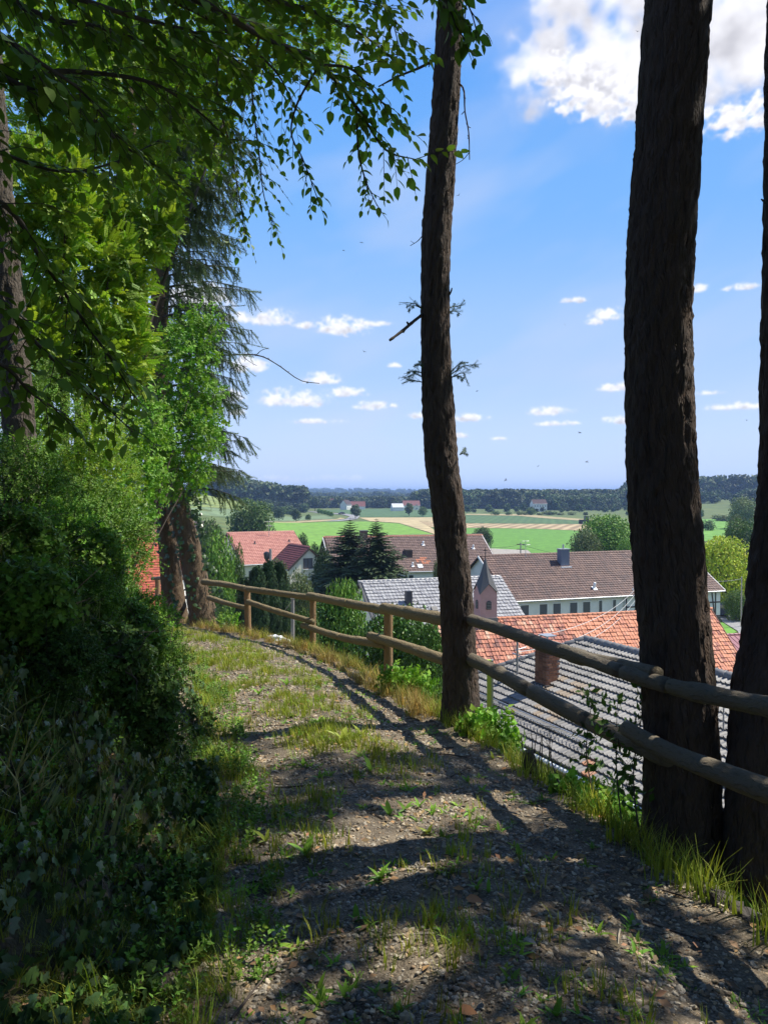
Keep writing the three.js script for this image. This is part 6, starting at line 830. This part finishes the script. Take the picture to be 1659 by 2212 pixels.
// ---------- posts, wires, vehicles ----------
{
  const pole = thing('marker_post', 'yellow green square post with a grey side behind the thin trunk', 'post', at(1056, 1590, 9)); const h = 0.95; part(pole, 'post', new GB().box(-0.025, 0.02, -0.3, h, -0.02, 0.03).build(), mat(lin(0.42, 0.5, 0.08), 0.5)); part(pole, 'rail', new GB().box(0.021, 0.045, -0.3, h, -0.02, 0.03).build(), M.metal); pole.position.y = near(pole.position.x, pole.position.z); pole.scale.y = (at(1056, 1425, 9).y - pole.position.y) / h;
  const gp = (px, top, bot, D, r, name, label, extra) => { const a = at(px, bot, D), b = at(px, top, D), t = thing(name, label, 'pole', a); part(t, 'pole', new GB().tube([V(0, -0.4, 0), V(0, b.y - a.y, 0)], [r, r * 0.85], 10).build(), M.greyPole ??= mat(lin(0.3, 0.28, 0.25), 0.8)); extra?.(t, b.y - a.y); return t; };
  gp(633, 1293, 1440, 24, 0.06, 'utility_pole', 'grey pole with a pale cap between the second and third fence posts', (t, h) => part(t, 'cap', new GB().tube([V(0, h, 0), V(0, h + 0.06, 0)], [0.075, 0.06], 10).build(), M.white));
  gp(585, 1186, 1330, 62, 0.13, 'street_lamp', 'street lamp on a wooden pole before the pinkish roof', (t, h) => { part(t, 'arm', new GB().tube([V(0, h - 0.3, 0), V(-0.3, h - 0.35, 0)], [0.03, 0.03], 6).build(), M.metal); part(t, 'lamp_head', new GB().tube([V(-0.3, h - 1.0, 0), V(-0.3, h - 0.75, 0), V(-0.3, h - 0.3, 0), V(-0.3, h - 0.2, 0)], [0.06, 0.2, 0.26, 0.03], 8).build(), M.darkMetal); for (let k = 0; k < 3; k++) part(t, 'insulator', new GB().tube([V(-0.2, h - 1.4 - k * 0.3, 0), V(0.2, h - 1.4 - k * 0.3, 0)], [0.03, 0.03], 6).build(), M.metal); });
  gp(1124, 1172, 1215, 110, 0.1, 'utility_pole', 'wooden utility pole with crossarms behind the long brown roof', (t, h) => { for (const k of [0.2, 0.9]) part(t, 'crossarm', new GB().box(-0.6, 0.6, h - k - 0.1, h - k, -0.05, 0.05).build(), M.beam); });
  const mastP = at(1374, 1268, 60), mast = gp(1374, 1262, 1335, 60, 0.06, 'service_mast', 'wire mast with insulators left of the thick trunk above the chapel roof', (t, h) => { part(t, 'bracket', new GB().box(-0.35, 0.35, h - 0.5, h - 0.44, -0.03, 0.03).box(-0.3, 0.3, h - 0.9, h - 0.84, -0.03, 0.03).build(), M.metal); for (const x of [-0.3, 0, 0.3]) part(t, 'insulator', new GB().tube([V(x, h - 0.45, 0), V(x, h - 0.3, 0)], [0.05, 0.04], 6).build(), M.white); });
  gp(1600, 1245, 1345, 80, 0.07, 'utility_pole', 'pale grey pole beside the golden tree near the right edge', null);
  const wire = (a, b, sag, r, label, m = M.metal) => { const p = []; for (let k = 0; k <= 24; k++) { const t = k / 24, q = a.clone().lerp(b, t); q.y -= sag * 4 * t * (1 - t); p.push(q); } tag(part(scene, numbered('overhead_wire'), new GB().tube(p, p.map(() => r), 4, null, false).build(), m), label, 'wire'); };
  const wm = mat(lin(0.55, 0.54, 0.52), 0.6);
  wire(N_MAST.clone(), at(1372, 1272, 60), 0.7, 0.012, 'topmost pale wire from the roof mast to the insulator mast', wm); wire(N_MAST.clone().add(V(0, -0.45, 0)), at(1374, 1280, 60), 0.9, 0.012, 'middle pale wire from the roof mast to the insulator mast', wm); wire(N_MAST.clone().add(V(0.1, -0.6, 0)), at(1376, 1290, 60), 1.0, 0.012, 'lowest pale wire from the roof mast to the insulator mast', wm);
  wire(at(1124, 1176, 110), at(1020, 1178, 105), 0.4, 0.02, 'wire left of the utility pole behind the long roof', M.black); wire(at(1124, 1176, 110), at(1420, 1205, 100), 1.0, 0.02, 'wire right of the utility pole behind the long roof', M.black); wire(at(585, 1290, 62), at(633, 1294, 24), 0.8, 0.01, 'slack wire from the street lamp pole to the capped grey pole', wm); wire(at(1600, 1250, 80), at(1480, 1236, 90), 0.6, 0.015, 'wire beside the golden tree', wm);
}
{
  function car(p, turn, s, paint, label) {
    const t = thing('parked_car', label, 'car', p); t.rotation.y = turn; t.scale.setScalar(s);
    const side = new THREE.Shape(); [[-2.1, 0.35], [-2.1, 0.75], [-1.9, 0.92], [-1.15, 0.98], [-0.55, 1.42], [0.9, 1.46], [1.6, 1.02], [2.05, 0.95], [2.12, 0.5], [2.05, 0.3], [-2.0, 0.3]].forEach(([x, y], k) => k ? side.lineTo(x, y) : side.moveTo(x, y));
    part(t, 'body', new THREE.ExtrudeGeometry(side, { depth: 1.6, bevelEnabled: true, bevelSize: 0.06, bevelThickness: 0.08, bevelSegments: 2 }).translate(0, 0, -0.8), paint);
    const gl = new THREE.Shape(); [[-0.95, 1.0], [-0.5, 1.36], [0.85, 1.39], [1.4, 1.02]].forEach(([x, y], k) => k ? gl.lineTo(x, y) : gl.moveTo(x, y)); for (const z of [-0.89, 0.885]) part(t, 'side_window', new THREE.ExtrudeGeometry(gl, { depth: 0.02, bevelEnabled: false }).translate(0, 0, z), M.glass);
    const ws = new GB(); ws.quad(ws.v(-1.14, 1.06, -0.7), ws.v(-1.14, 1.06, 0.7), ws.v(-0.66, 1.42, 0.62), ws.v(-0.66, 1.42, -0.62)); part(t, 'windscreen', ws.build(), M.glass2 ??= new THREE.MeshStandardMaterial({ color: lin(0.03, 0.035, 0.045), roughness: 0.1, side: THREE.DoubleSide })); const rw = new GB(); rw.quad(rw.v(1.62, 1.08, 0.68), rw.v(1.62, 1.08, -0.68), rw.v(1.02, 1.45, -0.62), rw.v(1.02, 1.45, 0.62)); part(t, 'rear_window', rw.build(), M.glass2);
    for (const x of [-1.3, 1.3]) for (const z of [-0.78, 0.78]) { const w = part(t, 'wheel', new THREE.CylinderGeometry(0.32, 0.32, 0.2, 18).rotateX(Math.PI / 2).translate(x, 0.32, z), M.black); part(w, 'rim', new THREE.CylinderGeometry(0.19, 0.19, 0.215, 12).rotateX(Math.PI / 2).translate(x, 0.32, z), M.metal); }
    for (const z of [-0.62, 0.62]) { part(t, 'headlight', new GB().box(-2.19, -2.1, 0.66, 0.8, z - 0.18, z + 0.18).build(), M.white); part(t, 'tail_light', new GB().box(2.1, 2.19, 0.72, 0.92, z - 0.14, z + 0.14).build(), mat(lin(0.3, 0.02, 0.02), 0.4)); } part(t, 'number_plate', new GB().box(2.17, 2.2, 0.5, 0.62, -0.26, 0.26).build(), M.white);
  }
  const c = onY(1565, 1331, FLOOR + 0.08); car(c, rad(-62), 1, mat(lin(0.012, 0.022, 0.07), 0.25, { metalness: 0.3 }), 'dark blue car parked by the bush on the road at right');
  const q = (px, py, label, turn) => { const p = onY(px, py, FLOOR); p.y = valley(p.x, p.z) + 0.25; car(p, turn, 1, mat(lin(0.02, 0.02, 0.022), 0.3), label); }; q(738, 1112, 'tiny dark car on the far bend of the country road', 0.4); q(693, 1108.5, 'tiny dark car where the country road meets the trees', 0.2);
  // tractor with implement
  const tp = onY(1264, 1133, FLOOR), t = thing('tractor', 'dark tractor pulling an implement along the stubble field', 'tractor', tp.setY(valley(tp.x, tp.z) + 0.1)); t.scale.setScalar(1.25); const dk = mat(lin(0.03, 0.045, 0.03), 0.5);
  part(t, 'bonnet', new GB().box(-2.3, -0.4, 0.8, 1.6, -0.4, 0.4).build(), dk); part(t, 'cab', new GB().box(-0.4, 1.0, 0.8, 2.7, -0.7, 0.7).build(), M.glass); part(t, 'cab_roof', new GB().box(-0.5, 1.1, 2.7, 2.85, -0.8, 0.8).build(), dk); for (const z of [-0.85, 0.85]) { part(t, 'rear_wheel', new THREE.CylinderGeometry(0.85, 0.85, 0.45, 20).rotateX(Math.PI / 2).translate(0.6, 0.85, z), M.black); part(t, 'front_wheel', new THREE.CylinderGeometry(0.55, 0.55, 0.35, 18).rotateX(Math.PI / 2).translate(-1.7, 0.55, z), M.black); } part(t, 'exhaust', new GB().tube([V(-0.6, 1.6, 0.3), V(-0.6, 2.5, 0.3)], [0.05, 0.05], 6).build(), M.black);
  const im = thing('implement', 'low field implement hitched behind the tractor', 'implement', tp.clone().add(V(3.4, 0, 0))); part(im, 'frame', new GB().box(-1.6, 1.8, 0.5, 0.7, -1.3, 1.3).box(-2, -1.6, 0.5, 0.6, -0.1, 0.1).build(), dk); for (let k = 0; k < 5; k++) part(im, 'tine', new GB().box(-1.2 + k * 0.6, -1.1 + k * 0.6, 0, 0.5, -1.2, 1.2).build(), M.black); part(im, 'roller', new THREE.CylinderGeometry(0.35, 0.35, 2.4, 14).rotateX(Math.PI / 2).translate(1.7, 0.35, 0), M.black);
}
{
  const r = rngOf(808), sheet = (w, d, hf, m) => { const g = new GB(), n = 36, k = 20; for (let j = 0; j <= k; j++) for (let i = 0; i <= n; i++) { const u = i / n * 2 - 1, v = j / k * 2 - 1; g.v(u * w, hf(u, v) + 0.09 * fbm2(u * 6 + w, v * 5, 3), v * d, u, v); } for (let j = 0; j < k; j++) for (let i = 0; i < n; i++) { const q = j * (n + 1) + i; g.quad(q, q + n + 1, q + n + 2, q + 1); } return g.build(); };
  const tarp = mat(lin(0.75, 0.76, 0.78), 0.45, { side: THREE.DoubleSide }), p = at(508, 1305, 92); p.y = FLOOR; const lp = thing('log_pile', 'long dark wood pile under a white sheet beyond the second post', 'wood pile', p); const ends = mat(lin(0.06, 0.05, 0.045), 0.95), logGeo = new THREE.CylinderGeometry(0.17, 0.17, 1.9, 8).rotateX(Math.PI / 2); for (let k = 0; k < 26; k++) for (let j = 0; j < 5; j++) part(lp, 'log', logGeo, ends).position.set(-2.4 + k * 0.19 + (j % 2) * 0.09, 0.17 + j * 0.3, 0);
  const tp = part(scene, numbered('tarpaulin'), sheet(2.9, 1.25, (u, v) => 1.75 - Math.pow(Math.abs(v), 4) * 0.9 - Math.pow(Math.abs(u), 6) * 0.7 + 0.15 * (1 - v * v), tarp), tarp); tp.position.copy(p); tag(tp, 'crumpled white sheet draped over the wood pile', 'tarpaulin');
  const q = at(592, 1390, 24), t2 = part(scene, numbered('plastic_sheet'), sheet(0.55, 0.4, (u, v) => 0.25 * (1 - u * u) * (1 - v * v)), tarp); t2.position.copy(q); tag(t2, 'crumpled white plastic sheet below the verge near the second post', 'plastic sheet');
  // swallows
  const bird = new GB(); bird.tube([V(0, 0, 0.1), V(0, 0, 0.05), V(0, 0, -0.04), V(0, 0, -0.1)], [0.004, 0.016, 0.018, 0.004], 6); for (const s of [-1, 1]) { bird.tri(bird.v(0, 0.01, 0.03), bird.v(s * 0.09, 0.04, 0.0), bird.v(0, 0.01, -0.05)); bird.tri(bird.v(s * 0.06, 0.03, 0.03), bird.v(s * 0.19, 0.03, 0.09), bird.v(s * 0.06, 0.03, -0.03)); bird.tri(bird.v(0, 0, 0.08), bird.v(s * 0.04, 0, 0.18), bird.v(s * 0.008, 0, 0.09)); } const bg = bird.build(), bmat = mat(lin(0.02, 0.02, 0.025), 0.8, { side: THREE.DoubleSide });
  [[990, 422], [787, 760], [1030, 845], [1220, 702], [1140, 747], [1252, 935], [1162, 1007], [1267, 998], [1092, 1037], [1612, 908], [742, 541], [781, 524], [1376, 68], [1565, 1033]].forEach(([px, py], k) => { const m = part(scene, numbered('bird'), bg, bmat); m.position.copy(at(px, py, 38 + (k * 13) % 30)); m.rotation.set(rr(-0.4, 0.4, r), r() * 6.3, rr(-0.6, 0.6, r)); m.scale.setScalar(0.8 + (k % 3) * 0.12); tag(m, 'tiny dark swallow in flight against the sky', 'bird', 'swallows in the sky'); });
}
scene.traverse((o) => { if (o.isMesh) { o.castShadow = true; o.receiveShadow = true; } });
renderer.render(scene, camera);
